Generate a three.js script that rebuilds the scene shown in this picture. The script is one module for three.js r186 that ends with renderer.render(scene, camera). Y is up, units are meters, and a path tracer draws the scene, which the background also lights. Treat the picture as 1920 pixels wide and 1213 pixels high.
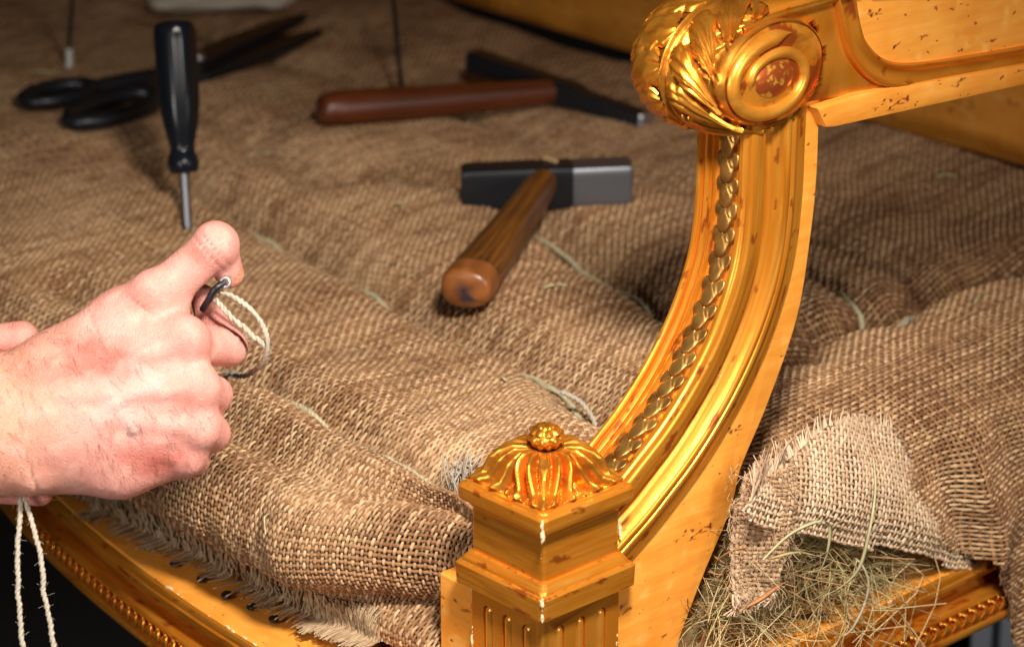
import * as THREE from 'three';
import { ImprovedNoise } from 'three/addons/math/ImprovedNoise.js';
import { RectAreaLightUniformsLib } from 'three/addons/lights/RectAreaLightUniformsLib.js';
import { RoundedBoxGeometry } from 'three/addons/geometries/RoundedBoxGeometry.js';
import { mergeGeometries, toCreasedNormals } from 'three/addons/utils/BufferGeometryUtils.js';

// ---------------------------------------------------------------- camera, light, exposure
const scene = new THREE.Scene();
const camera = new THREE.PerspectiveCamera(12.211, 1024 / 646, 0.05, 20);
camera.position.set(-0.8908, 0.6356, 0.9513);
camera.rotation.set(-21.126 * Math.PI / 180, -42.5 * Math.PI / 180, 0, 'YXZ');
camera.focus = 1.52;
camera.userData.fStop = 8;
scene.background = new THREE.Color().setRGB(0.008, 0.007, 0.006);
const renderer = new THREE.WebGLRenderer({ antialias: true });
renderer.toneMapping = THREE.LinearToneMapping;
renderer.toneMappingExposure = 1.0;
renderer.outputColorSpace = THREE.SRGBColorSpace;
renderer.shadowMap.enabled = true;
renderer.setSize(1024, 646);
RectAreaLightUniformsLib.init();
function softbox(w, h, power, pos, look, color) {
  const l = new THREE.RectAreaLight(new THREE.Color().setRGB(...color), power, w, h);
  l.position.set(...pos); l.lookAt(...look); scene.add(l); return l;
}
// a hooded soft lamp above the picture, aimed at the near corner of the seat
const keyLight = new THREE.SpotLight(new THREE.Color().setRGB(1, 0.93, 0.83), 4.3, 0, 0.64, 1, 2);
keyLight.position.set(-0.20, 0.66, 0.34); keyLight.target.position.set(-0.02, 0, -0.07); keyLight.castShadow = true; keyLight.shadow.radius = 3; keyLight.shadow.mapSize.set(2048, 2048);
scene.add(keyLight, keyLight.target);
const sideLight = softbox(0.22, 0.22, 58, [0.28, 0.50, 1.35], [0.06, 0.08, -0.05], [1, 0.94, 0.86]);     // low, right of the camera
const leftLight = softbox(0.12, 0.20, 46, [-0.80, 0.30, 0.04], [-0.02, 0.02, -0.14], [1, 0.95, 0.89]);   // low, left of the camera

// ---------------------------------------------------------------- small tools
let seed = 20231;
const rnd = () => { seed = (seed * 1664525 + 1013904223) >>> 0; return seed / 4294967296; };
const rr = (a, b) => a + (b - a) * rnd();
const V = (x, y, z) => new THREE.Vector3(x, y, z);
const perlin = new ImprovedNoise();
const nz = (x, y, z = 0.37) => perlin.noise(x, y, z);
const fbm = (x, y, z, o = 3) => { let s = 0, a = 0.5, f = 1; for (let i = 0; i < o; i++) { s += a * perlin.noise(x * f + i * 7.3, y * f + i * 3.1, z * f); a *= 0.5; f *= 2.03; } return s; };
const clamp = (x, a = 0, b = 1) => Math.min(b, Math.max(a, x));
const sstep = (a, b, x) => { const t = clamp((x - a) / (b - a)); return t * t * (3 - 2 * t); };
const mix = (a, b, t) => a + (b - a) * t;
const mix3 = (a, b, t) => [mix(a[0], b[0], t), mix(a[1], b[1], t), mix(a[2], b[2], t)];
const taken = {};
function numbered(n) { taken[n] = (taken[n] ?? -1) + 1; return taken[n] ? n + '_' + String(taken[n]).padStart(3, '0') : n; }
function mesh(name, geo, mat, parent) {
  const m = new THREE.Mesh(geo, mat); m.name = name; m.castShadow = m.receiveShadow = true;
  parent.add(m); return m;
}
function thing(name, label, category, group, pos) {
  const g = new THREE.Group(); g.name = numbered(name); g.userData = { label, category };
  if (group) g.userData.group = group;
  if (pos) g.position.set(...pos);
  scene.add(g); return g;
}
function single(name, geo, mat, label, category, group) {
  const m = mesh(numbered(name), geo, mat, scene); m.userData = { label, category };
  if (group) m.userData.group = group;
  return m;
}
const plain = (g) => { const o = g.index ? g.toNonIndexed() : g; for (const k of Object.keys(o.attributes)) if (!['position', 'normal', 'uv', 'color'].includes(k)) o.deleteAttribute(k); if (!o.attributes.normal) o.computeVertexNormals(); return o; };
function merge(list) {
  const l = list.map(plain), hasC = l.some((g) => g.attributes.color), hasU = l.every((g) => g.attributes.uv);
  for (const g of l) { if (!hasU) g.deleteAttribute('uv'); if (hasC && !g.attributes.color) g.setAttribute('color', new THREE.Float32BufferAttribute(new Float32Array(g.attributes.position.count * 3).fill(1), 3)); }
  return mergeGeometries(l);
}
function tint(g, fn) {
  const p = g.attributes.position, c = new Float32Array(p.count * 3);
  for (let i = 0; i < p.count; i++) { const k = fn(p.getX(i), p.getY(i), p.getZ(i), i); c[i * 3] = k[0]; c[i * 3 + 1] = k[1]; c[i * 3 + 2] = k[2]; }
  g.setAttribute('color', new THREE.BufferAttribute(c, 3)); return g;
}
const creased = (g, a) => { g.scale(1000, 1000, 1000); const r = toCreasedNormals(g, a); r.scale(0.001, 0.001, 0.001); return r; }; // three compares corners to the centimetre, these are millimetres
// a grid of points f(i, j) as a smooth indexed sheet
function sheet(nu, nv, f, closeU = false) {
  const pos = [], uv = [], idx = [], q = V();
  for (let j = 0; j <= nv; j++) for (let i = 0; i <= nu; i++) { f(i / nu, j / nv, q); pos.push(q.x, q.y, q.z); uv.push(i / nu, j / nv); }
  for (let j = 0; j < nv; j++) for (let i = 0; i < nu; i++) { const a = j * (nu + 1) + i, b = a + 1, c = a + nu + 1, d = c + 1; idx.push(a, b, d, a, d, c); }
  const g = new THREE.BufferGeometry();
  g.setAttribute('position', new THREE.Float32BufferAttribute(pos, 3)); g.setAttribute('uv', new THREE.Float32BufferAttribute(uv, 2)); g.setIndex(idx);
  g.computeVertexNormals();
  if (closeU) { const n = g.attributes.normal; for (let j = 0; j <= nv; j++) { const a = j * (nu + 1), b = a + nu; const x = n.getX(a) + n.getX(b), y = n.getY(a) + n.getY(b), z = n.getZ(a) + n.getZ(b), l = Math.hypot(x, y, z) || 1; n.setXYZ(a, x / l, y / l, z / l); n.setXYZ(b, x / l, y / l, z / l); } }
  return g;
}
// a profile [[a, b]...] carried along frames {p, A, B}; uv in metres
function sweep(frames, prof, crease = 0.6) {
  const P = [], run = []; let s = 0, L = 0; // corners of the profile are split so that they stay sharp
  prof.forEach((p, k) => {
    if (k) L += Math.hypot(p[0] - prof[k - 1][0], p[1] - prof[k - 1][1]);
    P.push([p[0], p[1], L]); run.push(k > 0);
    if (k && k < prof.length - 1) { const a = Math.atan2(p[1] - prof[k - 1][1], p[0] - prof[k - 1][0]), b = Math.atan2(prof[k + 1][1] - p[1], prof[k + 1][0] - p[0]); let d = Math.abs(a - b); if (d > Math.PI) d = 2 * Math.PI - d; if (d > crease) { P.push([p[0], p[1], L]); run.push(false); } }
  });
  const pos = [], uv = [], idx = [], n = P.length;
  frames.forEach((f, i) => {
    if (i) s += f.p.distanceTo(frames[i - 1].p);
    for (const [a, b, l] of P) { pos.push(f.p.x + f.A.x * a + f.B.x * b, f.p.y + f.A.y * a + f.B.y * b, f.p.z + f.A.z * a + f.B.z * b); uv.push(s, l); }
    if (i) for (let k = 0; k < n - 1; k++) { if (!run[k + 1]) continue; const a = (i - 1) * n + k, b = a + 1, c = a + n, d = c + 1; idx.push(a, b, d, a, d, c); }
  });
  const g = new THREE.BufferGeometry();
  g.setAttribute('position', new THREE.Float32BufferAttribute(pos, 3)); g.setAttribute('uv', new THREE.Float32BufferAttribute(uv, 2)); g.setIndex(idx); g.computeVertexNormals();
  return g;
}
// tube along points with a radius function; few sides
function tube(pts, rad, sides = 5, caps = true) {
  const n = pts.length, pos = [], nor = [], idx = [], T = V(), N = V(), B = V(), prev = V(0.31, 0.77, 0.55);
  for (let i = 0; i < n; i++) {
    T.subVectors(pts[Math.min(n - 1, i + 1)], pts[Math.max(0, i - 1)]).normalize();
    N.copy(prev).addScaledVector(T, -prev.dot(T)); if (N.lengthSq() < 1e-6) N.set(T.y, -T.x, 0.1).addScaledVector(T, -N.dot(T)); N.normalize(); prev.copy(N); B.crossVectors(T, N);
    const r = typeof rad === 'function' ? rad(i / (n - 1)) : rad;
    for (let k = 0; k < sides; k++) { const a = k / sides * Math.PI * 2, c = Math.cos(a), d = Math.sin(a); const x = N.x * c + B.x * d, y = N.y * c + B.y * d, z = N.z * c + B.z * d; pos.push(pts[i].x + x * r, pts[i].y + y * r, pts[i].z + z * r); nor.push(x, y, z); }
    if (i) for (let k = 0; k < sides; k++) { const a = (i - 1) * sides + k, b = (i - 1) * sides + (k + 1) % sides; idx.push(a, b, b + sides, a, b + sides, a + sides); }
  }
  if (caps && sides > 3) for (const e of [0, n - 1]) for (let k = 1; k < sides - 1; k++) { const o = e * sides; e ? idx.push(o, o + k, o + k + 1) : idx.push(o, o + k + 1, o + k); }
  const g = new THREE.BufferGeometry();
  g.setAttribute('position', new THREE.Float32BufferAttribute(pos, 3)); g.setAttribute('normal', new THREE.Float32BufferAttribute(nor, 3)); g.setIndex(idx);
  return g;
}
const curve = (pts, n) => new THREE.CatmullRomCurve3(pts.map((p) => (p.isVector3 ? p : V(...p)))).getPoints(n);
// two-ply twine
function twine(pts, n, r = 0.0009, pitch = 0.0062) {
  const c = new THREE.CatmullRomCurve3(pts.map((p) => V(...p))), L = c.getLength(), line = c.getSpacedPoints(n), out = [];
  for (const ph of [0, Math.PI]) {
    const q = line.map((p, i) => { const t = c.getTangentAt(i / n), jit = V(nz(i * 0.21, r * 9e3, ph * 0), nz(i * 0.21, 5.5, r * 9e3), nz(i * 0.21, 9.5, 2)).multiplyScalar(r * 0.9), s = V(0.2, 0.3, 0.93).cross(t).normalize(), b = V().crossVectors(t, s), a = ph + i / n * L / pitch * Math.PI * 2; return p.clone().add(jit).addScaledVector(s, Math.cos(a) * r * 0.62).addScaledVector(b, Math.sin(a) * r * 0.62); });
    out.push(tube(q, (t) => r * (1 + 0.25 * nz(t * 60, ph, 2.2)), 5));
  }
  for (let k = 0; k < n * 0.8; k++) {
    const i = Math.floor(rnd() * n), p = line[i], d = V(rr(-1, 1), rr(-1, 1), rr(-1, 1)).normalize();
    out.push(tube([p, p.clone().addScaledVector(d, 0.002), p.clone().addScaledVector(d, 0.0035).add(V(rr(-1, 1), rr(-1, 1), rr(-1, 1)).multiplyScalar(0.0015))], 0.00008, 3));
  }
  return merge(out);
}

// ---------------------------------------------------------------- textures
function dataTex(w, h, fn, srgb) {
  const d = new Uint8Array(w * h * 4);
  for (let y = 0; y < h; y++) for (let x = 0; x < w; x++) { const c = fn(x, y), o = (y * w + x) * 4; d[o] = clamp(c[0], 0, 1) * 255; d[o + 1] = clamp(c[1], 0, 1) * 255; d[o + 2] = clamp(c[2], 0, 1) * 255; d[o + 3] = 255; }
  const t = new THREE.DataTexture(d, w, h); t.wrapS = t.wrapT = THREE.RepeatWrapping; t.magFilter = THREE.LinearFilter; t.minFilter = THREE.LinearMipmapLinearFilter; t.generateMipmaps = true;
  if (srgb) t.colorSpace = THREE.SRGBColorSpace; t.needsUpdate = true; return t;
}
// gilding: long fine brush streaks plus small dents, 0.12 m a tile
const streakTex = dataTex(512, 512, (x, y) => { const v = 0.5 + 0.5 * fbm(x * 0.01, y * 0.16, 1.3, 3) + 0.35 * fbm(x * 0.05, y * 0.05, 5.2, 3); return [v, v, v]; });
streakTex.repeat.set(8, 8);
// bare yellow wood: faint grain, scuffs, tack holes
const holes = []; for (let c = 0; c < 24; c++) { const cx = rnd() * 1024, cy = rnd() * 1024, n = 1 + Math.floor(rnd() * rnd() * 9); for (let k = 0; k < n; k++) holes.push([cx + rr(-70, 70), cy + rr(-16, 16), rr(1.5, 5), rr(-0.6, 0.6)]); }
const scuffs = []; for (const [hx, hy] of holes.slice()) if (rnd() < 0.75) scuffs.push([hx + rr(-14, 14), hy + rr(-6, 6), rr(6, 24), rr(1.5, 6), rr(-0.5, 0.5)]);
const bareTex = dataTex(1024, 1024, (x, y) => {
  let c = [0.92, 0.60, 0.22];
  const g = fbm(x * 0.003, y * 0.04, 0.7, 4) * 0.10 + fbm(x * 0.008, y * 0.008, 3.1, 3) * 0.12;
  c = [c[0] + g * 0.55, c[1] + g * 0.8, c[2] + g * 0.8];
  const pale = sstep(0.18, 0.42, fbm(x * 0.012 + 40, y * 0.012, 9.1, 4)); c = mix3(c, [0.96, 0.76, 0.46], pale * 0.45);
  const rust = sstep(0.33, 0.40, fbm(x * 0.03 + 11, y * 0.05 + 5, 2.2, 4)); c = mix3(c, [0.50, 0.25, 0.10], rust * 0.75);
  for (const [hx, hy, r, sk] of holes) { if (Math.abs(x - hx) > 16 || Math.abs(y - hy) > 16) continue; const dx = x - hx - (y - hy) * sk, dy = y - hy, d = Math.hypot(dx, dy * 1.3) + 1.6 * nz(x * 0.3, y * 0.3, hx); if (d < r + 5) c = mix3(c, [0.16, 0.07, 0.03], 1 - sstep(r * 0.6, r, d)); if (d < r + 7) c = mix3(c, [0.55, 0.27, 0.1], 0.5 * (1 - sstep(r, r + 6, d))); }
  for (const [hx, hy, a, b, r] of scuffs) { const dx = x - hx, dy = y - hy; if (Math.abs(dx) < 40 && Math.abs(dy) < 40) { const u = dx * Math.cos(r) + dy * Math.sin(r), v = -dx * Math.sin(r) + dy * Math.cos(r); const d = Math.hypot(u / a, v / b) + 0.5 * nz(x * 0.25, y * 0.25, hy); c = mix3(c, [0.52, 0.25, 0.09], 0.55 * (1 - sstep(0.6, 1, d))); } }
  return c;
}, true);
bareTex.repeat.set(5, 5);
const bareBump = dataTex(512, 512, (x, y) => { let v = 0.6 + 0.3 * fbm(x * 0.02, y * 0.08, 4.4, 4); for (const [hx, hy, r] of holes) { const d = Math.hypot(x - hx / 2, y - hy / 2); if (d < r * 0.5) v -= 0.5; } return [v, v, v]; });
bareBump.repeat.set(5, 5);
const handleTex = (base, dark) => dataTex(512, 512, (x, y) => { const g = fbm(x * 0.11, y * 0.006, 2.7, 4) + 0.5 * fbm(x * 0.01, y * 0.01, 8.8, 3); return mix3(base, dark, clamp(0.5 + g * 1.2)); }, true);
const oldWood = handleTex([0.52, 0.32, 0.12], [0.27, 0.15, 0.05]);
const redWood = handleTex([0.45, 0.22, 0.09], [0.26, 0.11, 0.04]);
const skinBump = dataTex(512, 512, (x, y) => { const a = 1 - Math.abs(fbm(x * 0.045, y * 0.09, 1.1, 3)) * 3.2, b = 1 - Math.abs(fbm(x * 0.11 + 30, y * 0.07, 6.1, 2)) * 3; const v = 0.5 * a + 0.4 * b; return [v, v, v]; });

// ---------------------------------------------------------------- materials
const M = {
  gold: new THREE.MeshPhysicalMaterial({ vertexColors: true, metalness: 0.60, roughness: 0.34, bumpMap: streakTex, bumpScale: 0.00010 }),
  carvedGold: new THREE.MeshPhysicalMaterial({ vertexColors: true, metalness: 0.80, roughness: 0.33 }),
  husk: new THREE.MeshPhysicalMaterial({ vertexColors: true, metalness: 0.82, roughness: 0.38 }),
  bare: new THREE.MeshStandardMaterial({ map: bareTex, roughness: 0.5, bumpMap: bareBump, bumpScale: 0.0006 }),
  gesso: new THREE.MeshStandardMaterial({ color: new THREE.Color().setRGB(0.80, 0.62, 0.36), roughness: 0.75 }),
  jute: new THREE.MeshStandardMaterial({ vertexColors: true, roughness: 0.85 }),
  pad: new THREE.MeshStandardMaterial({ vertexColors: true, roughness: 1 }),
  hay: new THREE.MeshStandardMaterial({ vertexColors: true, roughness: 0.6 }),
  twine: new THREE.MeshStandardMaterial({ color: new THREE.Color().setRGB(0.43, 0.37, 0.29), roughness: 0.85 }),
  skin: new THREE.MeshPhysicalMaterial({ vertexColors: true, roughness: 0.5, bumpMap: skinBump, bumpScale: 0.0004, sheen: 0.15, sheenColor: new THREE.Color(0.9, 0.45, 0.35), sheenRoughness: 0.5 }),
  nail: new THREE.MeshPhysicalMaterial({ color: new THREE.Color().setRGB(0.72, 0.45, 0.36), roughness: 0.3 }),
  hair: new THREE.MeshStandardMaterial({ color: new THREE.Color().setRGB(0.24, 0.085, 0.045), roughness: 0.5 }),
  blackSteel: new THREE.MeshStandardMaterial({ color: new THREE.Color().setRGB(0.022, 0.023, 0.027), metalness: 0.5, roughness: 0.36 }),
  brightSteel: new THREE.MeshStandardMaterial({ color: new THREE.Color().setRGB(0.26, 0.27, 0.30), metalness: 0.9, roughness: 0.42 }),
  edgeSteel: new THREE.MeshStandardMaterial({ color: new THREE.Color().setRGB(0.5, 0.51, 0.54), metalness: 0.9, roughness: 0.4 }),
  blackPlastic: new THREE.MeshPhysicalMaterial({ color: new THREE.Color().setRGB(0.008, 0.010, 0.014), roughness: 0.24, specularIntensity: 0.6 }),
  handle: new THREE.MeshPhysicalMaterial({ map: oldWood, roughness: 0.42, clearcoat: 0.25, clearcoatRoughness: 0.35 }),
  handleEnd: new THREE.MeshPhysicalMaterial({ vertexColors: true, roughness: 0.36, clearcoat: 0.3, clearcoatRoughness: 0.3 }),
  redHandle: new THREE.MeshPhysicalMaterial({ map: redWood, roughness: 0.4, clearcoat: 0.25, clearcoatRoughness: 0.35 }),
  floor: new THREE.MeshStandardMaterial({ color: new THREE.Color().setRGB(0.07, 0.068, 0.066), roughness: 0.9 }),
  grey: new THREE.MeshStandardMaterial({ color: new THREE.Color().setRGB(0.30, 0.34, 0.40), roughness: 0.6 }),
  cloth: new THREE.MeshStandardMaterial({ color: new THREE.Color().setRGB(0.55, 0.48, 0.38), roughness: 0.9 }),
};
const GOLD = [0.72, 0.225, 0.011], PALE = [0.86, 0.395, 0.055], BOLE = [0.34, 0.06, 0.010], DARK = [0.22, 0.075, 0.008];
function goldAt(x, y, z, bole = 0.5) {
  let c = mix3(GOLD, PALE, clamp(0.30 + 1.3 * fbm(x * 60, y * 60, z * 60, 3)));
  c = mix3(c, mix3(DARK, GOLD, 0.25), 0.55 * sstep(-0.02, 0.34, fbm(x * 70 + 2, y * 260, z * 70, 3)));
  const n = fbm(x * 48 + 3, y * 48 + 7, z * 48, 4) + 0.22 * fbm(x * 420, y * 420, z * 420, 2);
  return mix3(c, BOLE, 0.9 * sstep(0.50 - bole * 0.5, 0.56 - bole * 0.5, n));
}
const gild = (g, bole = 0.5) => tint(g, (x, y, z) => goldAt(x, y, z, bole));
// gilding brushed along the moulding: streaks follow uv.x
const gildAlong = (g, bole = 0.3, extra) => { const uv = g.attributes.uv; return tint(g, (x, y, z, i) => {
  const s = uv.getX(i), l = uv.getY(i);
  let c = mix3(GOLD, PALE, clamp(0.30 + 1.1 * fbm(s * 26, l * 520, 1.2, 3)));
  c = mix3(c, mix3(DARK, GOLD, 0.3), 0.5 * sstep(0.0, 0.34, fbm(s * 20 + 5, l * 380, 4.4, 3)));
  c = mix3(c, BOLE, 0.85 * sstep(0.46 - bole * 0.5, 0.52 - bole * 0.5, fbm(s * 55, l * 170, 7.7, 4) + 0.25 * fbm(s * 260, l * 420, 2.2, 2)));
  return extra ? extra(c, s, l) : c;
}); };
const boxUV = (g, off = 0) => { // uv in metres by the face's main direction
  const p = g.attributes.position, n = g.attributes.normal, u = [];
  for (let i = 0; i < p.count; i++) { const ax = Math.abs(n.getX(i)), ay = Math.abs(n.getY(i)), az = Math.abs(n.getZ(i)); if (az >= ax && az >= ay) u.push(p.getX(i) + off, p.getY(i)); else if (ax >= ay) u.push(p.getZ(i) + off, p.getY(i)); else u.push(p.getX(i) + off, p.getZ(i)); }
  g.setAttribute('uv', new THREE.Float32BufferAttribute(u, 2)); return g;
};
const FLOOR = -0.42;

// ---------------------------------------------------------------- setting
const floor = mesh('floor', new THREE.PlaneGeometry(6, 6).rotateX(-Math.PI / 2).translate(0, FLOOR, 0), M.floor, scene);
floor.userData = { kind: 'structure', label: 'plain grey workshop floor under the sofa' };

// ---------------------------------------------------------------- the sofa frame
const sofa = thing('sofa_frame', 'gilded carved wooden sofa frame with scrolled arm and bare yellow wood', 'sofa');
// square turned profile [[out, y]...] round a centre, corners slightly rounded
function squareTurn(cx, cz, hx, hz, prof, r = 0.0015) {
  const pos = [], idx = [], loop = (o) => { const l = []; const X = hx + o, Z = hz + o; for (const [sx, sz, a0] of [[1, 1, 0], [-1, 1, 1], [-1, -1, 2], [1, -1, 3]]) for (let k = 0; k <= 2; k++) { const a = (a0 + k / 2) * Math.PI / 2; l.push([cx + sx * (X - r) + r * Math.cos(a), cz + sz * (Z - r) + r * Math.sin(a)]); } 
    const out = []; for (let i = 0; i < 12; i++) { const p = l[i], q = l[(i + 1) % 12], n = i % 3 === 2 ? 44 : 1; for (let k = 0; k < n; k++) out.push([mix(p[0], q[0], k / n), mix(p[1], q[1], k / n)]); } return out; };
  let m = 0;
  prof.forEach(([o, y], i) => { const l = loop(o); m = l.length; for (const [x, z] of l) pos.push(x, y, z); if (i) for (let k = 0; k < m; k++) { const a = (i - 1) * m + k, b = (i - 1) * m + (k + 1) % m; idx.push(a, b + m, b, a, a + m, b + m); } });
  const g = new THREE.BufferGeometry(); g.setAttribute('position', new THREE.Float32BufferAttribute(pos, 3)); g.setIndex(idx);
  return boxUV(creased(g, 0.5));
}
const PX = 0.0255, PZ = -0.0245, PH = 0.0255;
// fine rings so that the patina shows on flat faces
const ringed = (prof, step = 0.0011) => { const o = []; prof.forEach((p, i) => { if (i) { const q = prof[i - 1], n = Math.max(1, Math.ceil(Math.hypot(p[0] - q[0], p[1] - q[1]) / step)); for (let k = 1; k <= n; k++) o.push([mix(q[0], p[0], k / n), mix(q[1], p[1], k / n)]); } else o.push(p); }); return o; };
mesh('post_block', gildAlong(squareTurn(PX, PZ, PH, PH, ringed([[0, -0.0005], [0, 0.0225], [0.0008, 0.0235], [0.0008, 0.027]])), 0.30), M.gold, sofa);
mesh('lower_moulding', gildAlong(squareTurn(PX, PZ, PH, PH, ringed([[-0.001, -0.0215], [0.0012, -0.0208], [0.0022, -0.0195], [0.0060, -0.0178], [0.0063, -0.0072], [0.0055, -0.0060], [0.0042, -0.0056], [0.0036, -0.0040], [0.0022, -0.0018], [0.0016, -0.0008], [-0.0008, -0.0003]]), 0.0022), 0.42), M.gold, sofa);
mesh('cap_rim', gildAlong(squareTurn(PX, PZ, PH, PH, ringed([[-0.004, 0.0262], [0.0038, 0.0264], [0.0050, 0.0272], [0.0054, 0.0290], [0.0054, 0.0340], [0.0046, 0.0354], [0.0030, 0.0358], [0.0026, 0.0368], [0.0012, 0.0371], [-0.010, 0.0372]]), 0.0028), 0.30), M.gold, sofa);
// fluted shaft: core and, on the two outer faces, a plate with three round-headed openings, a reed in each
{
  mesh('shaft_core', boxUV(gild(plain(new THREE.BoxGeometry(0.044, 0.30, 0.044, 2, 20, 2).translate(PX, -0.1705, PZ)), 0.6)), M.gold, sofa);
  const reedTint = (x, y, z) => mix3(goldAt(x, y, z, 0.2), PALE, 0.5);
  const flutes = [0.0115, 0.0255, 0.0395], fw = 0.0037, top = -0.0305;
  const sh = new THREE.Shape(); sh.moveTo(0, -0.32); sh.lineTo(0.051, -0.32); sh.lineTo(0.051, -0.0205); sh.lineTo(0, -0.0205); sh.closePath();
  for (const c of flutes) { const h = new THREE.Path(); h.moveTo(c - fw, -0.31); h.lineTo(c - fw, top); h.absarc(c, top, fw, Math.PI, 0, true); h.lineTo(c + fw, -0.31); h.closePath(); sh.holes.push(h); }
  const plate = () => new THREE.ExtrudeGeometry(sh, { depth: 0.0030, bevelEnabled: true, bevelSize: 0.0005, bevelThickness: 0.0005, bevelSegments: 2, curveSegments: 8 });
  const reed = () => merge([new THREE.CylinderGeometry(fw * 0.82, fw * 0.82, 0.28, 10, 60).translate(0, top - 0.14, 0), new THREE.SphereGeometry(fw * 0.82, 10, 8).translate(0, top, 0)]);
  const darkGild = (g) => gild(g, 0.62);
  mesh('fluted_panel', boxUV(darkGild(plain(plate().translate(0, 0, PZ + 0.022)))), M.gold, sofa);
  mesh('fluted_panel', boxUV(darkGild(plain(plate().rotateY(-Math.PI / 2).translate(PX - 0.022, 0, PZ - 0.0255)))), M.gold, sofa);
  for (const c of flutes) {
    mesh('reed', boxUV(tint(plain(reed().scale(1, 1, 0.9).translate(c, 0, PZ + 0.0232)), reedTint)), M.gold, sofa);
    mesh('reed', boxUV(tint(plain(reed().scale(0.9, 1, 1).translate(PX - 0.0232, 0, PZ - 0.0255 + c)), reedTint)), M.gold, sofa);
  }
}
// carved leaf dome of the cap: four leaf faces with ribs at the corners
{
  const N = 192, K = 54, prof = (t) => { // t 0 top .. 1 foot: [half width, height]
    const P = [[0.0060, 0.0545], [0.0095, 0.0556], [0.0130, 0.0548], [0.0168, 0.0526], [0.0194, 0.0492], [0.0208, 0.0448], [0.0224, 0.0408], [0.0245, 0.0381], [0.0268, 0.0372]];
    const f = t * (P.length - 1), i = Math.min(P.length - 2, Math.floor(f)), k = f - i; return [mix(P[i][0], P[i + 1][0], k), mix(P[i][1], P[i + 1][1], k)];
  };
  const g = sheet(N, K, (u, t, q) => {
    const a = u * 4, side = Math.floor(a) % 4, s = (a - Math.floor(a)) * 2 - 1; // s across a face, corners at -1 and 1
    const [h, y] = prof(t), sq = mix(0.25, 1, sstep(0.0, 0.5, t));
    const ang = side * Math.PI / 2 + (s * Math.PI / 4), cr = 1 / Math.max(Math.abs(Math.cos(ang)), Math.abs(Math.sin(ang)));
    const rad = h * mix(1, cr, sq * 0.92);
    // leaf fronds: they leave the middle of the top and bend out to the corners
    const w = s * (0.55 + 0.55 * Math.pow(1 - t, 0.6)) + 0.12 * Math.sin(t * 5.5) * Math.sign(s) * (1 - Math.abs(s));
    const lobe = Math.abs(Math.sin(w * Math.PI * 2.7 + 0.35 * Math.sin(t * 7 + side) * (1 - Math.abs(s))));
    const fine = Math.abs(Math.sin(w * Math.PI * 8.1 + t * 3));
    const corner = Math.exp(-Math.pow((1 - Math.abs(s)) / 0.11, 2)), env = sstep(0.05, 0.25, t) * (1 - sstep(0.9, 1, t));
    let d = env * (0.0090 * Math.pow(lobe, 0.6) - 0.0062 + 0.0005 * fine) * (1 - corner) + corner * 0.0012 * env;
    d += 0.0016 * sstep(0.72, 0.86, t) * (1 - sstep(0.93, 1, t)) * Math.abs(Math.sin(s * Math.PI * 4.5));
    const r2 = rad + d; q.set(PX + Math.cos(ang) * r2, y + d * 0.45, PZ + Math.sin(ang) * r2);
  }, true);
  mesh('leaf_dome', tint(plain(g), (x, y, z) => mix3(goldAt(x, y, z, 0.32), PALE, 0.25)), M.carvedGold, sofa);
  const b = sheet(72, 40, (u, v, q) => {
    const a = u * Math.PI * 2, p = v * Math.PI, row = v * 5, off = Math.floor(row) % 2 * 0.5;
    const scale = Math.abs(Math.sin((u * 9 + off) * Math.PI)) * Math.sqrt(Math.max(0, row - Math.floor(row)));
    const r = 0.0068 * (1 + 0.24 * scale * Math.sin(p)) ; q.set(PX + Math.cos(a) * Math.sin(p) * r * 1.12, 0.0602 + Math.cos(p) * r * 0.92, PZ + Math.sin(a) * Math.sin(p) * r * 1.12);
  }, true);
  mesh('bud_finial', tint(plain(b), (x, y, z) => goldAt(x, y, z, 0.45)), M.carvedGold, sofa);
}
// chips of white gesso along worn edges
function chips(list) {
  const out = [];
  for (const [a, b, n, size, out2] of list) for (let k = 0; k < n; k++) {
    const t = clamp(0.5 + 0.75 * fbm(k * 0.31, size * 9000, a[1] * 300, 2) * 2 + rr(-0.12, 0.12)), A = V(...a), B = V(...b), p = A.clone().lerp(B, t), s = size * (0.3 + 1.5 * Math.pow(rnd(), 3)), g = new THREE.IcosahedronGeometry(1, 1), q = g.attributes.position;
    for (let i = 0; i < q.count; i++) { const f = 1 + 0.6 * nz(q.getX(i) * 1.7 + k, q.getY(i) * 1.7, q.getZ(i) * 1.7 + t * 9); q.setXYZ(i, q.getX(i) * f, q.getY(i) * f, q.getZ(i) * f); }
    g.scale(s * 0.45, s * 0.45, s * 0.45);
    const d = B.sub(A).normalize(); g.applyMatrix4(new THREE.Matrix4().makeScale(1 + 1.7 * Math.abs(d.x), 1 + 1.7 * Math.abs(d.y), 1 + 1.7 * Math.abs(d.z)));
    g.translate(p.x + rr(-0.0003, 0.0003) + (out2?.[0] ?? 0), p.y + rr(-0.0003, 0.0003), p.z + rr(-0.0003, 0.0003) + (out2?.[1] ?? 0)); out.push(g);
  }
  return merge(out.map((g) => { g.deleteAttribute('uv'); g.computeVertexNormals(); return g; }));
}
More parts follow.
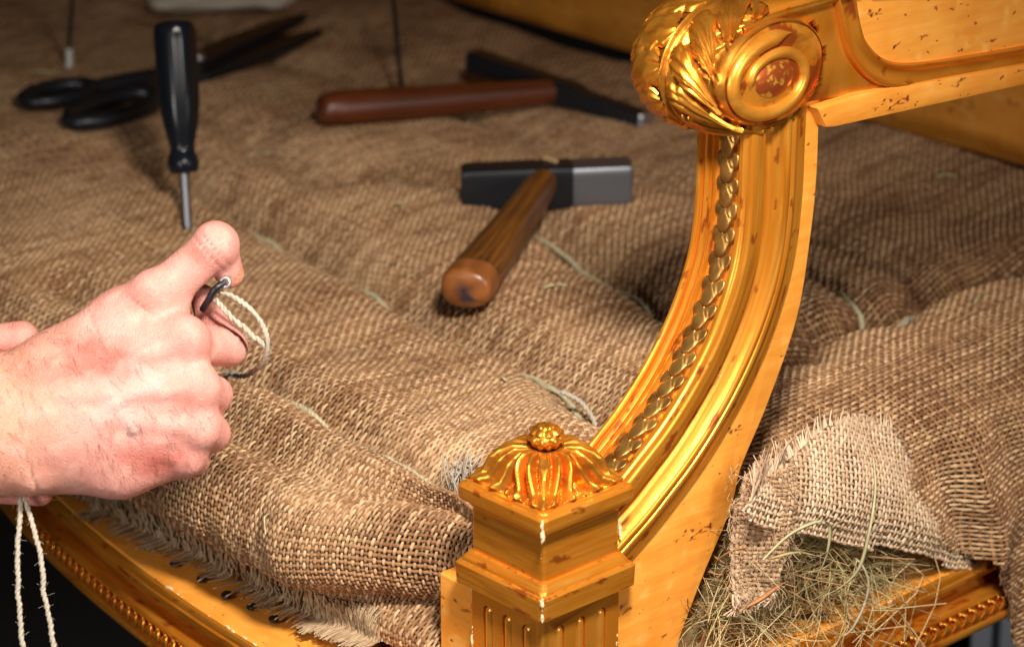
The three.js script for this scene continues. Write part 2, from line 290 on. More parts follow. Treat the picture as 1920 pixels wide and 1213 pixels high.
mesh('chipped_gesso', chips([
  [[0.0002, 0.001, -0.0002], [0.0002, 0.026, -0.0002], 9, 0.0007], [[-0.0048, 0.027, 0.0058], [-0.0048, 0.035, 0.0058], 7, 0.0015], [[-0.006, -0.019, 0.007], [-0.006, -0.006, 0.007], 9, 0.0014],
  [[0.0516, 0.002, 0.0006], [0.0516, 0.026, 0.0006], 12, 0.0011], [[-0.0005, 0.0262, -0.034], [-0.0005, 0.0262, -0.052], 12, 0.0016], [[0.001, -0.022, 0.0008], [0.001, -0.06, 0.0008], 6, 0.0011],
  [[0.0505, -0.024, 0.0008], [0.0505, -0.08, 0.0008], 8, 0.0009], [[0, -0.022, -0.05], [0, -0.08, -0.05], 14, 0.0013], [[0.02, 0.0262, 0.0018], [0.05, 0.0262, 0.0018], 7, 0.0009], [[-0.0012, -0.004, -0.05], [-0.0012, -0.004, 0], 8, 0.0009],
]), M.gesso, sofa);
// bare corner block beside the post
mesh('corner_block', boxUV(plain(new RoundedBoxGeometry(0.048, 0.30, 0.0302, 3, 0.0015).translate(0.0285, -0.1748, -0.0646)), 0.113), M.bare, sofa);

// swept arm support: gilded mouldings on the bare wooden knee
const RIDGE = [[0.012, 0.0075], [0.028, 0.0162], [0.044, 0.0255], [0.0583, 0.0339], [0.0655, 0.0389], [0.0872, 0.0552], [0.1089, 0.0774], [0.1251, 0.1013], [0.1355, 0.1266], [0.1393, 0.1534], [0.1397, 0.1807], [0.1400, 0.1995], [0.1400, 0.2120]];
const ridge = new THREE.CatmullRomCurve3(RIDGE.map(([x, y]) => V(x, y, 0)));
const ridgeFrames = (n) => { const o = []; for (let i = 0; i <= n; i++) { const p = ridge.getPointAt(i / n), t = ridge.getTangentAt(i / n); o.push({ p, A: V(t.y, -t.x, 0), B: V(0, 0, 1), T: t }); } return o; };
{
  const prof = [[0.036, -0.0365], [0.002, -0.0370], [-0.0012, -0.0367], [-0.0024, -0.0354], [-0.0024, -0.0342], [-0.0012, -0.0330], [0.0006, -0.0326], [0.0006, -0.0321], [-0.0012, -0.0314], [-0.0020, -0.0302], [-0.0018, -0.0290], [-0.0006, -0.0281], [0.0008, -0.0277], [0.0008, -0.0266], [-0.0006, -0.0262], [-0.0008, -0.0252], [0.0006, -0.0246],
    [0.0014, -0.0242], [0.0017, -0.0205], [0.0017, -0.0130], [0.0014, -0.0094], [0.0002, -0.0088], [-0.0012, -0.0078], [-0.0012, -0.0052], [-0.0002, -0.0040], [-0.0002, -0.0012], [0.0010, -0.0004], [0.0050, -0.0002], [0.0090, -0.0004], [0.0096, -0.0014], [0.0115, -0.0040], [0.0140, -0.0058], [0.0168, -0.0060], [0.0195, -0.0046], [0.0220, -0.0022], [0.0238, 0.0],
    [0.0246, 0.0004], [0.0258, 0.0007], [0.0271, 0.0004], [0.0280, -0.0010], [0.0288, 0.0002], [0.0300, 0.0005], [0.0312, 0.0002], [0.0322, -0.0010], [0.0330, -0.0018], [0.0352, -0.0021], [0.0375, -0.0022], [0.0400, -0.0024], [0.0412, -0.0036], [0.0413, -0.0080]];
  const g = sweep(ridgeFrames(240), ringed(prof, 0.0012), 0.7);
mesh('arm_support', gildAlong(g, 0.44), M.gold, sofa);
  const inner = ridgeFrames(40).map((f) => f.p.clone().addScaledVector(f.A, 0.030));
  const outer = [[0.1904, 0.205], [0.1908, 0.161], [0.1878, 0.1279], [0.180, 0.0869], [0.1602, 0.0459], [0.1419, 0.016], [0.1349, -0.0055], [0.1165, -0.0354], [0.0982, -0.0692], [0.086, -0.10], [0.080, -0.13]];
  const oc = new THREE.SplineCurve(outer.map(([x, y]) => new THREE.Vector2(x, y))).getPoints(60);
  const sh = new THREE.Shape(); sh.moveTo(0.0515, -0.13); sh.lineTo(0.0515, 0.0);
  for (const p of inner) if (p.x > 0.053) sh.lineTo(p.x, p.y);
  for (const p of oc) sh.lineTo(p.x, p.y); sh.closePath();
  mesh('arm_knee', boxUV(creased(new THREE.ExtrudeGeometry(sh, { depth: 0.0305, bevelEnabled: true, bevelSize: 0.0012, bevelThickness: 0.0012, bevelSegments: 3, curveSegments: 6 }).translate(0, 0, -0.0358), 0.7)), M.bare, sofa);
}
// bell-flower chain in the hollow of the support
{
  // a flat three-lobed husk: outline from three ovals, low rounded relief, grooves between the lobes
  const OV = [[0, -0.0034, 0.0050, 0.0074, 0], [-0.0038, 0.0010, 0.0040, 0.0050, 0.5], [0.0038, 0.0010, 0.0040, 0.0050, -0.5]];
  const inOv = (x, y, [cx, cy, a, b, r]) => { const dx = x - cx, dy = y - cy, u = dx * Math.cos(r) + dy * Math.sin(r), v = -dx * Math.sin(r) + dy * Math.cos(r); return Math.hypot(u / a, v / b); };
  const edgeR = (t) => { let r = 0; for (let q = 0.0005; q < 0.014; q += 0.0001) if (OV.some((o) => inOv(Math.cos(t) * q, Math.sin(t) * q, o) < 1)) r = q; return r; };
  const ER = []; for (let k = 0; k <= 72; k++) ER.push(edgeR(k / 72 * Math.PI * 2));
  const leafGeo = merge([sheet(72, 12, (u, v, q) => {
    const t = u * Math.PI * 2, R = ER[Math.round(u * 72)], k = 1 - v, r = R * k, x = Math.cos(t) * r, y = Math.sin(t) * r, o = OV.map((e) => inOv(x, y, e)).sort((p, w) => p - w);
    const mid = inOv(x, y, OV[0]), dome = Math.max(Math.pow(Math.max(0, 1 - Math.pow(Math.min(1, mid), 4)), 0.5), 0.62 * Math.pow(Math.max(0, 1 - Math.pow(Math.min(1, o[0]), 4)), 0.5)), groove = Math.exp(-Math.pow((o[1] - o[0]) / 0.22, 2));
    q.set(x, y, k > 0.999 ? -0.0012 : 0.0004 + 0.0020 * dome - 0.0003 * groove * sstep(1.0, 0.75, k));
  }, true), new THREE.SphereGeometry(0.0007, 8, 6).scale(1, 2.0, 1).translate(0, 0.0016, 0.0019)].map((g) => { g.deleteAttribute('uv'); return g; }));
  const variants = [0, 1, 2].map((k) => tint(leafGeo.clone(), (x, y, z) => mix3([0.28, 0.125, 0.028], [0.56, 0.30, 0.075], clamp(0.5 + 1.5 * fbm(x * 130 + k * 7, y * 130, z * 130, 3)))));
  const L = ridge.getLength(), n = 17;
  for (let k = 0; k < n; k++) {
    const u = 1 - (0.011 + k * 0.0128) / L, p = ridge.getPointAt(clamp(u)), t = ridge.getTangentAt(clamp(u)), out = V(-t.y, t.x, 0);
    if (p.x < 0.058) break;
    const m = mesh('bellflower', variants[k % 3], M.husk, sofa);
    m.matrixAutoUpdate = true;
    const X = V().crossVectors(t, out); m.quaternion.setFromRotationMatrix(new THREE.Matrix4().makeBasis(X, t, out));
    m.position.copy(p).addScaledVector(out, -0.0012).add(V(0, 0, -0.0166)); m.scale.set(1, 1.06, 1 + 0.1 * nz(k * 3.3, 1)); m.rotateZ(0.05 * nz(k * 1.7, 4)); m.rotateX(-0.10);
  }
}
// scroll at the end of the arm
const SC = V(0.149, 0.2235, 0), RX = 0.036, RY = 0.026;
{
  const zs = (v) => mix(0.004, -0.062, v), bulge = (z) => { const P = [[0.004, 0.97], [0.002, 1.0], [-0.004, 1.06], [-0.012, 1.17], [-0.020, 1.25], [-0.026, 1.27], [-0.036, 1.26], [-0.046, 1.18], [-0.054, 1.02], [-0.060, 0.8], [-0.0621, 0.55]]; for (let i = 1; i < P.length; i++) if (z >= P[i][0]) return mix(P[i - 1][1], P[i][1], (z - P[i - 1][0]) / (P[i][0] - P[i - 1][0])); return 0.5; };
  const g = sheet(260, 150, (u, v, q) => {
    const a = u * Math.PI * 2, z = zs(v); let s = bulge(z);
    const zm = -0.0255, h = (z - zm), near = h > 0, qn = Math.abs(h) / (near ? 0.0275 : 0.034);
    let d = 0;
    const ring = 0.0016 * Math.exp(-Math.pow((Math.abs(h) - 0.0022) / 0.0011, 2)); d += ring - 0.0012 * Math.exp(-Math.pow(h / 0.0012, 2));
    // acanthus: big lobes that run back from the ring, each with veins and a pointed, lifted tip
    const w = a * 5.5 / Math.PI + (near ? 1.3 : -1.1) * qn + 0.25 * Math.sin(a * 3);
    const f = w - Math.floor(w), lobe = 1 - Math.abs(f * 2 - 1), env = sstep(0.10, 0.24, qn) * (1 - sstep(0.80, 0.97, qn));
    d += env * (0.0016 * Math.pow(lobe, 0.6) - 0.0022);
    const tip = 0.55 + 0.3 * lobe; d += env * 0.0018 * Math.exp(-Math.pow((qn - tip) / 0.05, 2));
    d += 0.0005 * fbm(a * 9, z * 300, 2.2, 3);
    d *= sstep(0.0, 0.10, v);
    q.set(SC.x + Math.cos(a) * (RX * s + d), SC.y + Math.sin(a) * (RY * s + d), z);
  }, true);
  g.index.array.reverse?.();
  g.computeVertexNormals();
  mesh('acanthus_roll', tint(plain(g), (x, y, z) => mix3(goldAt(x, y, z, 0.42), [0.5, 0.24, 0.04], 0.35)), M.carvedGold, sofa);
  const leafTint = (g) => tint(plain(g), (x, y, z) => mix3(goldAt(x, y, z, 0.36), [0.5, 0.22, 0.03], 0.3));
  const leaf = (a0, da, q0, q1, near, wide) => leafTint(sheet(16, 26, (u, v, q) => {
    const s = u * 2 - 1, lob = 0.78 + 0.22 * Math.abs(Math.sin(v * Math.PI * 3.2)), w = wide * Math.pow(Math.sin(Math.PI * Math.min(1, 0.10 + v * 0.90)), 0.7) * lob, qq = mix(q0, q1, v), a = a0 + da * v * v + s * w * 0.9, qs = clamp(qq + s * w * 0.35 * (near ? 1 : -1), 0.02, 1.02);
    const z = near ? -0.0255 + qs * 0.0275 : -0.0255 - qs * 0.034, k = bulge(clamp(z, -0.062, 0.0039)), d = 0.0006 + 0.0040 * Math.sqrt(Math.max(0, 1 - s * s)) * Math.pow(Math.sin(Math.PI * Math.min(1, v * 0.85 + 0.08)), 0.6) - 0.0019 * Math.exp(-Math.pow(s / 0.16, 2)) - 0.0010 * Math.exp(-Math.pow((Math.abs(s) - 0.55) / 0.10, 2)) + 0.0022 * Math.pow(v, 5);
    q.set(SC.x + Math.cos(a) * (RX * k + d), SC.y + Math.sin(a) * (RY * k + d), Math.min(z, 0.0046));
  }));
  for (let k = 0; k < 11; k++) {
    const a = k / 11 * Math.PI * 2;
    mesh('acanthus_leaf', leaf(a, 0.62, 0.10, 0.98, true, 0.40), M.carvedGold, sofa); mesh('acanthus_leaf', leaf(a + 0.28, 0.50, 0.34, 1.0, true, 0.27), M.carvedGold, sofa);
    mesh('acanthus_leaf', leaf(a + 0.1, 0.55, 0.09, 0.88, false, 0.42), M.carvedGold, sofa); mesh('acanthus_leaf', leaf(a + 0.38, 0.45, 0.30, 0.90, false, 0.27), M.carvedGold, sofa);
  }
  const face = (u, v, q) => { const a = u * Math.PI * 2, r = v; q.set(SC.x + Math.cos(a) * RX * 0.98 * r, SC.y + Math.sin(a) * RY * 0.98 * r, 0.0040 - 0.0012 * sstep(0.80, 0.95, r) + 0.0006 * sstep(0.5, 0, r)); };
  const sf = mesh('scroll_face', boxUV(gild(creased(sheet(120, 40, face), 0.8), 0.92)), M.gold, sofa);
  // the volute: a half-round band winding inward
  const fr = []; const turns = 1.36;
  for (let i = 0; i <= 220; i++) { const t = i / 220, a = Math.PI * 0.36 + t * turns * Math.PI * 2, r = mix(1.04, 0.50, Math.pow(t, 0.9)); fr.push(V(0.148 + Math.cos(a) * 0.0315 * r, 0.2206 + Math.sin(a) * 0.0208 * r + 0.003 * (1 - t) * Math.max(0, Math.cos(a)) * (t < 0.2 ? 1 : 0), 0.0042)); }
  const frames = fr.map((p, i) => { const T = V().subVectors(fr[Math.min(220, i + 1)], fr[Math.max(0, i - 1)]).normalize(), w = mix(1.25, 0.7, i / 220) * sstep(0, 0.06, i / 220) * (1 - 0.9 * sstep(0.94, 1, i / 220)); return { p, A: V(-T.y, T.x, 0).multiplyScalar(w), B: V(0, 0, w) }; });
  const hp = []; for (let k = 0; k <= 10; k++) { const a = k / 10 * Math.PI; hp.push([Math.cos(a) * 0.0034, Math.sin(a) * 0.0030 - 0.0003]); }
  mesh('volute', tint(sweep(frames, hp, 1.2), (x, y, z) => mix3(goldAt(x, y, z, 0.25), PALE, 0.35)), M.gold, sf);
  const eye = (u, v, q) => { const a = u * Math.PI * 2; q.set(0.1485 + Math.cos(a) * 0.0135 * v, 0.2206 + Math.sin(a) * 0.0086 * v, 0.0044 + 0.0020 * (1 - v * v)); };
  mesh('scroll_eye', boxUV(tint(creased(sheet(60, 24, eye), 1.5), (x, y, z) => mix3(PALE, [0.42, 0.085, 0.018], sstep(-0.04, 0.04, fbm(x * 260, y * 300, 1.7, 4) + 0.3 * fbm(x * 900, y * 900, 2.7, 2) + 0.14)))), M.gold, sf);
}
// the arm: gilded beam, moulding round the bare pad seat, bare lower strip
{
  const low = (x) => 0.2260 - 0.0835 * (x - 0.0), top = (x) => 0.2560 - 0.055 * (x - 0.16);
  const beam = sheet(140, 40, (u, v, q) => { const x = mix(0.150, 0.69, u), yl = low(x) - 0.012, yt = top(x); const P = [[yl, -0.045], [yl, -0.0016], [yt - 0.004, -0.0016], [yt - 0.001, -0.003], [yt, -0.006], [yt, -0.040], [yt - 0.004, -0.045], [yl, -0.045]]; const f = v * (P.length - 1), i = Math.min(P.length - 2, Math.floor(f)), k = f - i; q.set(x, mix(P[i][0], P[i + 1][0], k), mix(P[i][1], P[i + 1][1], k)); });
  mesh('arm_beam', gildAlong(boxUV(creased(beam, 0.5)), 0.36), M.gold, sofa);
  const inn = [[0.2050, 0.2570], [0.2086, 0.2481], [0.2120, 0.2370], [0.2158, 0.2278], [0.2200, 0.2225], [0.2265, 0.2165], [0.2340, 0.2118], [0.2433, 0.2083], [0.26, 0.2050], [0.2939, 0.2015], [0.3466, 0.1971], [0.45, 0.1885], [0.69, 0.1690]];
  const c = new THREE.CatmullRomCurve3(inn.map(([x, y]) => V(x, y, 0))), fr = []; for (let i = 0; i <= 200; i++) { const p = c.getPointAt(i / 200), t = c.getTangentAt(i / 200); fr.push({ p, A: V(t.y, -t.x, 0), B: V(0, 0, 1) }); }
  const prof = [[-0.0012, -0.003], [-0.0012, 0.0006], [-0.0004, 0.0018], [0.0006, 0.0018], [0.0012, 0.0008], [0.0026, -0.0006], [0.0050, -0.0012], [0.0076, -0.0006], [0.0092, 0.0010], [0.0100, 0.0022], [0.0110, 0.0020], [0.0116, 0.0006], [0.0118, -0.003]].map(([a, b]) => [-a, b]);
  const P2 = prof.map(([a, b]) => [-a, b]);
  mesh('arm_moulding', gildAlong(sweep(fr, P2, 0.8), 0.42), M.gold, sofa);
  const sh = new THREE.Shape(); c.getPoints(80).forEach((p, i) => (i ? sh.lineTo(p.x, p.y) : sh.moveTo(p.x, p.y))); sh.lineTo(0.69, 0.2285); sh.lineTo(0.209, 0.2575); sh.closePath();
  mesh('pad_seat', boxUV(plain(new THREE.ExtrudeGeometry(sh, { depth: 0.002, bevelEnabled: false })).translate(0, 0, -0.0028), 0.31), M.bare, sofa);
  const s2 = new THREE.Shape(); for (const [i, p] of [[0.1842, 0.1975], [0.1905, 0.1883], [0.1960, 0.1872], [0.3484, 0.1786], [0.690, 0.1590], [0.690, 0.1690], [0.3475, 0.1875], [0.2104, 0.1986]].entries()) i ? s2.lineTo(...p) : s2.moveTo(...p); s2.closePath();
  mesh('arm_lower_strip', boxUV(creased(new THREE.ExtrudeGeometry(s2, { depth: 0.041, bevelEnabled: true, bevelSize: 0.0012, bevelThickness: 0.0012, bevelSegments: 2 }).translate(0, 0, -0.0395), 0.5), 0.07), M.bare, sofa);
  // raised lip that leaves the scroll and runs along the top edge
  const lp = [[0.130, 0.2478], [0.149, 0.2505], [0.175, 0.2510], [0.200, 0.2512], [0.2125, 0.2505]].map(([x, y]) => V(x, y, 0.0006));
  mesh('arm_lip', gild(plain(tube(curve(lp, 40), 0.0016, 10)), 0.5), M.carvedGold, sofa);
  const tl = [[0.222, 0.2500], [0.245, 0.2465], [0.30, 0.2370], [0.36, 0.2300], [0.69, 0.206]].map(([x, y]) => V(x, y, 0.0));
  mesh('arm_lip', gild(plain(tube(curve(tl, 60), 0.0030, 10)), 0.5), M.carvedGold, sofa);
}
// back of the sofa
mesh('back_rail', boxUV(plain(new RoundedBoxGeometry(0.03, 0.30, 1.9, 2, 0.002).translate(0.697, 0.146, -0.72))), M.bare, sofa);
mesh('back_lower_rail', boxUV(plain(new RoundedBoxGeometry(0.05, 0.08, 1.9, 2, 0.002).translate(0.705, -0.105, -0.72))), M.bare, sofa);
// seat rails: profile [out, y]; top bare, edge gilded
const bowX = (z) => { const d = Math.min(0, z + 0.12); return -0.043 + 0.40 * d * d; };
const railProf = [[0.000, -0.0850], [0.0016, -0.0856], [0.0022, -0.0870], [0.0022, -0.0895], [0.0034, -0.0902], [0.0034, -0.0925], [0.0015, -0.0945], [-0.0055, -0.0965], [-0.0080, -0.1000], [-0.0045, -0.1035], [0.0040, -0.1050], [0.0058, -0.1054], [0.0064, -0.1066], [0.0058, -0.1080], [0.0040, -0.1084], [0.0036, -0.1130], [0.0040, -0.1185], [0.0062, -0.1192], [0.0070, -0.1206], [0.0070, -0.1230], [0.0050, -0.1255], [0.0010, -0.1280], [-0.010, -0.1285], [-0.040, -0.1285]];
function rail(fr, name) {
  const g = sweep(fr, ringed(railProf, 0.0016), 0.7);
  mesh(name, gildAlong(g, 0.40), M.gold, sofa);
  const topP = [[-0.060, -0.1286], [-0.060, -0.0852], [-0.0585, -0.0840], [-0.045, -0.0838], [-0.03, -0.0838], [-0.015, -0.0839], [-0.0012, -0.0841], [-0.0002, -0.0850], [-0.0002, -0.0868]];
  const t = sweep(fr, topP, 0.5); const uv = t.attributes.uv; for (let i = 0; i < uv.count; i++) uv.setXY(i, uv.getX(i) + 0.02, uv.getY(i));
  mesh(name.replace('rail', 'rail_top'), t, M.bare, sofa);
  const L = fr.reduce((s, f, i) => s + (i ? f.p.distanceTo(fr[i - 1].p) : 0), 0), pitch = 0.0082, n = Math.floor(L / pitch);
  const at = (s) => { let acc = 0; for (let i = 1; i < fr.length; i++) { const d = fr[i].p.distanceTo(fr[i - 1].p); if (acc + d >= s) { const k = (s - acc) / d; return { p: fr[i - 1].p.clone().lerp(fr[i].p, k), A: fr[i].A }; } acc += d; } return fr[fr.length - 1]; };
  for (let k = 0; k < n; k++) {
    const f = at((k + 0.5) * pitch), T = V().crossVectors(f.A, V(0, 1, 0));
    const b = mesh('bead', beadGeo, M.carvedGold, sofa); b.position.copy(f.p).addScaledVector(f.A, 0.0042).add(V(0, -0.1148, 0)); b.rotation.y = Math.atan2(f.A.x, f.A.z);
    const c = mesh('ribbon_curl', curlGeo, M.carvedGold, sofa); c.position.copy(f.p).addScaledVector(f.A, 0.0046).addScaledVector(T, 0.0041).add(V(0, -0.1126, 0)); c.rotation.y = Math.atan2(f.A.x, f.A.z);
  }
}
const beadGeo = tint(new THREE.SphereGeometry(0.0039, 14, 10).scale(1, 1.05, 0.85), (x, y, z) => mix3(GOLD, PALE, clamp(0.5 + fbm(x * 300, y * 300, z * 300, 2))));
const curlGeo = tint(merge([tube(curve([[-0.0004, 0.0034, 0.0012], [0.0012, 0.0022, 0.0026], [0.0012, -0.0004, 0.0030], [-0.0002, -0.0030, 0.0024], [-0.0014, -0.0050, 0.0008]], 10), (t) => 0.0011 * (1 - 0.5 * t), 6), new THREE.SphereGeometry(0.0014, 8, 6).translate(-0.0014, 0.0034, 0.0012)].map((g) => { g.deleteAttribute('uv'); return g; })), () => mix3(GOLD, PALE, 0.6));
{
  const fr = []; for (let i = 0; i <= 170; i++) { const z = -0.078 - i * 0.0042, dx = (bowX(z + 0.002) - bowX(z - 0.002)) / 0.004, A = V(-1, 0, dx).normalize(); fr.push({ p: V(bowX(z), 0, z), A, B: V(0, 1, 0) }); }
  rail(fr, 'front_rail');
  const fs = []; for (let i = 0; i <= 150; i++) fs.push({ p: V(0.09 + i * 0.004, 0, 0.0165), A: V(0, 0, 1), B: V(0, 1, 0) });
  rail(fs, 'side_rail');
  mesh('chipped_gesso', chips([[[bowX(-0.16), -0.0846, -0.16], [bowX(-0.22), -0.0846, -0.22], 8, 0.0013], [[bowX(-0.22), -0.0846, -0.22], [bowX(-0.29), -0.0846, -0.29], 8, 0.0012], [[0.13, -0.0848, 0.0165], [0.32, -0.0848, 0.0165], 12, 0.0011]]), M.gesso, sofa);
}

// ---------------------------------------------------------------- the stuffed seat under burlap
// quilting valleys in plan (x, z): [points, depth, half width]
const VALLEYS = [
  [[[0.047, -0.46], [0.0453, -0.2784], [0.0387, -0.2328], [0.0366, -0.1853], [0.0367, -0.1424], [0.0349, -0.1029], [0.046, -0.05]], 0.012, 0.014],
  [[[0.222, -0.60], [0.2148, -0.5171], [0.2111, -0.4369], [0.1995, -0.3816], [0.1919, -0.3257], [0.1813, -0.2639], [0.1789, -0.1983], [0.1701, -0.1631], [0.1539, -0.1211], [0.145, -0.06]], 0.016, 0.020],
  [[[0.36, -0.46], [0.331, -0.3475], [0.3112, -0.2792], [0.3016, -0.2375], [0.2877, -0.2016], [0.27, -0.12]], 0.014, 0.018],
  [[[0.29, -0.10], [0.3347, -0.1233], [0.3726, -0.1119], [0.4298, -0.1201], [0.4843, -0.1078], [0.56, -0.10]], 0.016, 0.018],
  [[[0.40, -0.25], [0.3877, -0.1711], [0.3812, -0.14], [0.3726, -0.1119]], 0.010, 0.016],
  [[[0.30, -0.75], [0.2997, -0.6393], [0.2846, -0.573], [0.2822, -0.514], [0.33, -0.45]], 0.007, 0.018],
  [[[0.45, -0.90], [0.44, -0.70], [0.45, -0.52], [0.44, -0.33], [0.43, -0.12]], 0.008, 0.022],
];
// stitch dimples [x, z, depth, radius]
const DIMPLES = [[0.156, -0.124, 0.010, 0.022], [0.1919, -0.3257, 0.008, 0.018], [0.1813, -0.255, 0.007, 0.018], [0.046, -0.272, 0.008, 0.016], [0.036, -0.182, 0.006, 0.015], [0.040, -0.105, 0.007, 0.018], [0.2877, -0.2016, 0.005, 0.02], [0.3726, -0.1119, 0.012, 0.02], [0.4843, -0.1078, 0.008, 0.02], [0.2111, -0.4369, 0.007, 0.018], [0.1642, -0.5003, 0.009, 0.010], [0.4371, -0.6108, 0.005, 0.009]];
const segD = (x, z, a, b) => { const dx = b[0] - a[0], dz = b[1] - a[1], t = clamp(((x - a[0]) * dx + (z - a[1]) * dz) / (dx * dx + dz * dz)); return Math.hypot(x - a[0] - dx * t, z - a[1] - dz * t); };
function crown(x, z) {
  let y = 0.0165 + 0.017 * fbm(x * 7 + 2, z * 7, 0.3, 2) + 0.0018 * fbm(x * 34, z * 34, 5.5, 2);
  for (const [p, d, w] of VALLEYS) { let m = 1; for (let i = 1; i < p.length; i++) m = Math.min(m, segD(x, z, p[i - 1], p[i])); if (m < w * 3) y -= d * Math.exp(-m * m / (w * w)) + 0.45 * d * Math.exp(-m / (w * 0.45)); }
  for (const [a, b, d, r] of DIMPLES) { const m = Math.hypot(x - a, z - b); if (m < r * 3) y -= d * Math.exp(-m * m / (r * r)); }
  return y - 0.10 * sstep(0.615, 0.69, x);
}
const FRONT = [[-0.006, -0.0850], [-0.0075, -0.0760], [-0.0100, -0.0660], [-0.0150, -0.0570], [-0.0210, -0.0540], [-0.0290, -0.0500], [-0.0350, -0.0420], [-0.0375, -0.0320], [-0.0360, -0.0210], [-0.0310, -0.0110], [-0.0240, -0.0055], [-0.0160, -0.0050], [-0.0070, -0.0105], [0.0010, -0.0090], [0.0120, -0.002], [0.0240, 0.0], [0.80, 0.0]];
const frontArc = [0]; FRONT.forEach((p, i) => { if (i) frontArc.push(frontArc[i - 1] + Math.hypot(p[0] - FRONT[i - 1][0], p[1] - FRONT[i - 1][1])); });
const frontCurve = new THREE.CatmullRomCurve3(FRONT.slice(0, -1).map(([x, y]) => V(x, y, 0)));
const frontEnd = frontCurve.getLength();
const frontTable = frontCurve.getSpacedPoints(400);
const frontAt = (u) => { if (u >= frontEnd) return [0.024 + u - frontEnd, 0]; const f = clamp(u / frontEnd) * 400, i = Math.min(399, Math.floor(f)), k = f - i; return [mix(frontTable[i].x, frontTable[i + 1].x, k), mix(frontTable[i].y, frontTable[i + 1].y, k)]; };
const SIDE = [[0.030, -0.190], [0.031, -0.150], [0.031, -0.110], [0.029, -0.080], [0.024, -0.052], [0.014, -0.028], [-0.001, -0.011], [-0.020, -0.003], [-0.042, 0.0]];
const sideCurve = new THREE.CatmullRomCurve3(SIDE.map(([z, y]) => V(z, y, 0)));
const sideEnd = sideCurve.getLength(), sideTable = sideCurve.getSpacedPoints(300);
const sideAt = (v) => { if (v >= sideEnd) return [-0.042 - (v - sideEnd), 0]; const f = clamp(v / sideEnd) * 300, i = Math.min(299, Math.floor(f)), k = f - i; return [mix(sideTable[i].x, sideTable[i + 1].x, k), mix(sideTable[i].y, sideTable[i + 1].y, k)]; };
function seatPoint(u, v, q) {
  const [fx, fy] = frontAt(u); let [sz, sy] = sideAt(v);
  let x = fx, z = sz;
  const hang = sstep(0, -0.05, sy), roll = 1 - sstep(-0.02, 0.03, fx);
  z -= 0.052 * (1 - sstep(0.11, 0.19, x)) * sstep(-0.20, -0.02, z);                  // passes behind the post and the support
  z -= hang * 0.012 * (1 - sstep(0.24, 0.31, x));                                    // tucked in where the flap is turned up
  z += hang * (0.007 * Math.sin((x - 0.30) * 95 + 3 * nz(x * 20, sy * 20)) + 0.004 * nz(x * 60, sy * 25, 3.3));
  x += mix(0.010, 0.053, sstep(-0.078, -0.050, fy)) * sstep(-0.160, -0.080, z) * roll;                                      // and behind the corner block
  x += roll * (0.0045 * nz(z * 26, fy * 18, 1.7) + 0.002 * nz(z * 70, fy * 40, 7.7));
  const top = sstep(-0.035, 0.03, fx) * sstep(-0.06, -0.005, sy);
  const y = fy + sy + top * crown(x, z) + roll * 0.003 * nz(z * 22, 4.4, fy * 10) - 0.014 * sstep(-0.06, 0.0, sz) * top;
  q.set(x, Math.max(y, -0.083 * (hang > 0 ? 3 : 1)), z);
}
const seatY = (x, z) => { const sy = 0; const side = -0.014 * sstep(-0.06, 0, z); return crown(x, z) + side + sy; };
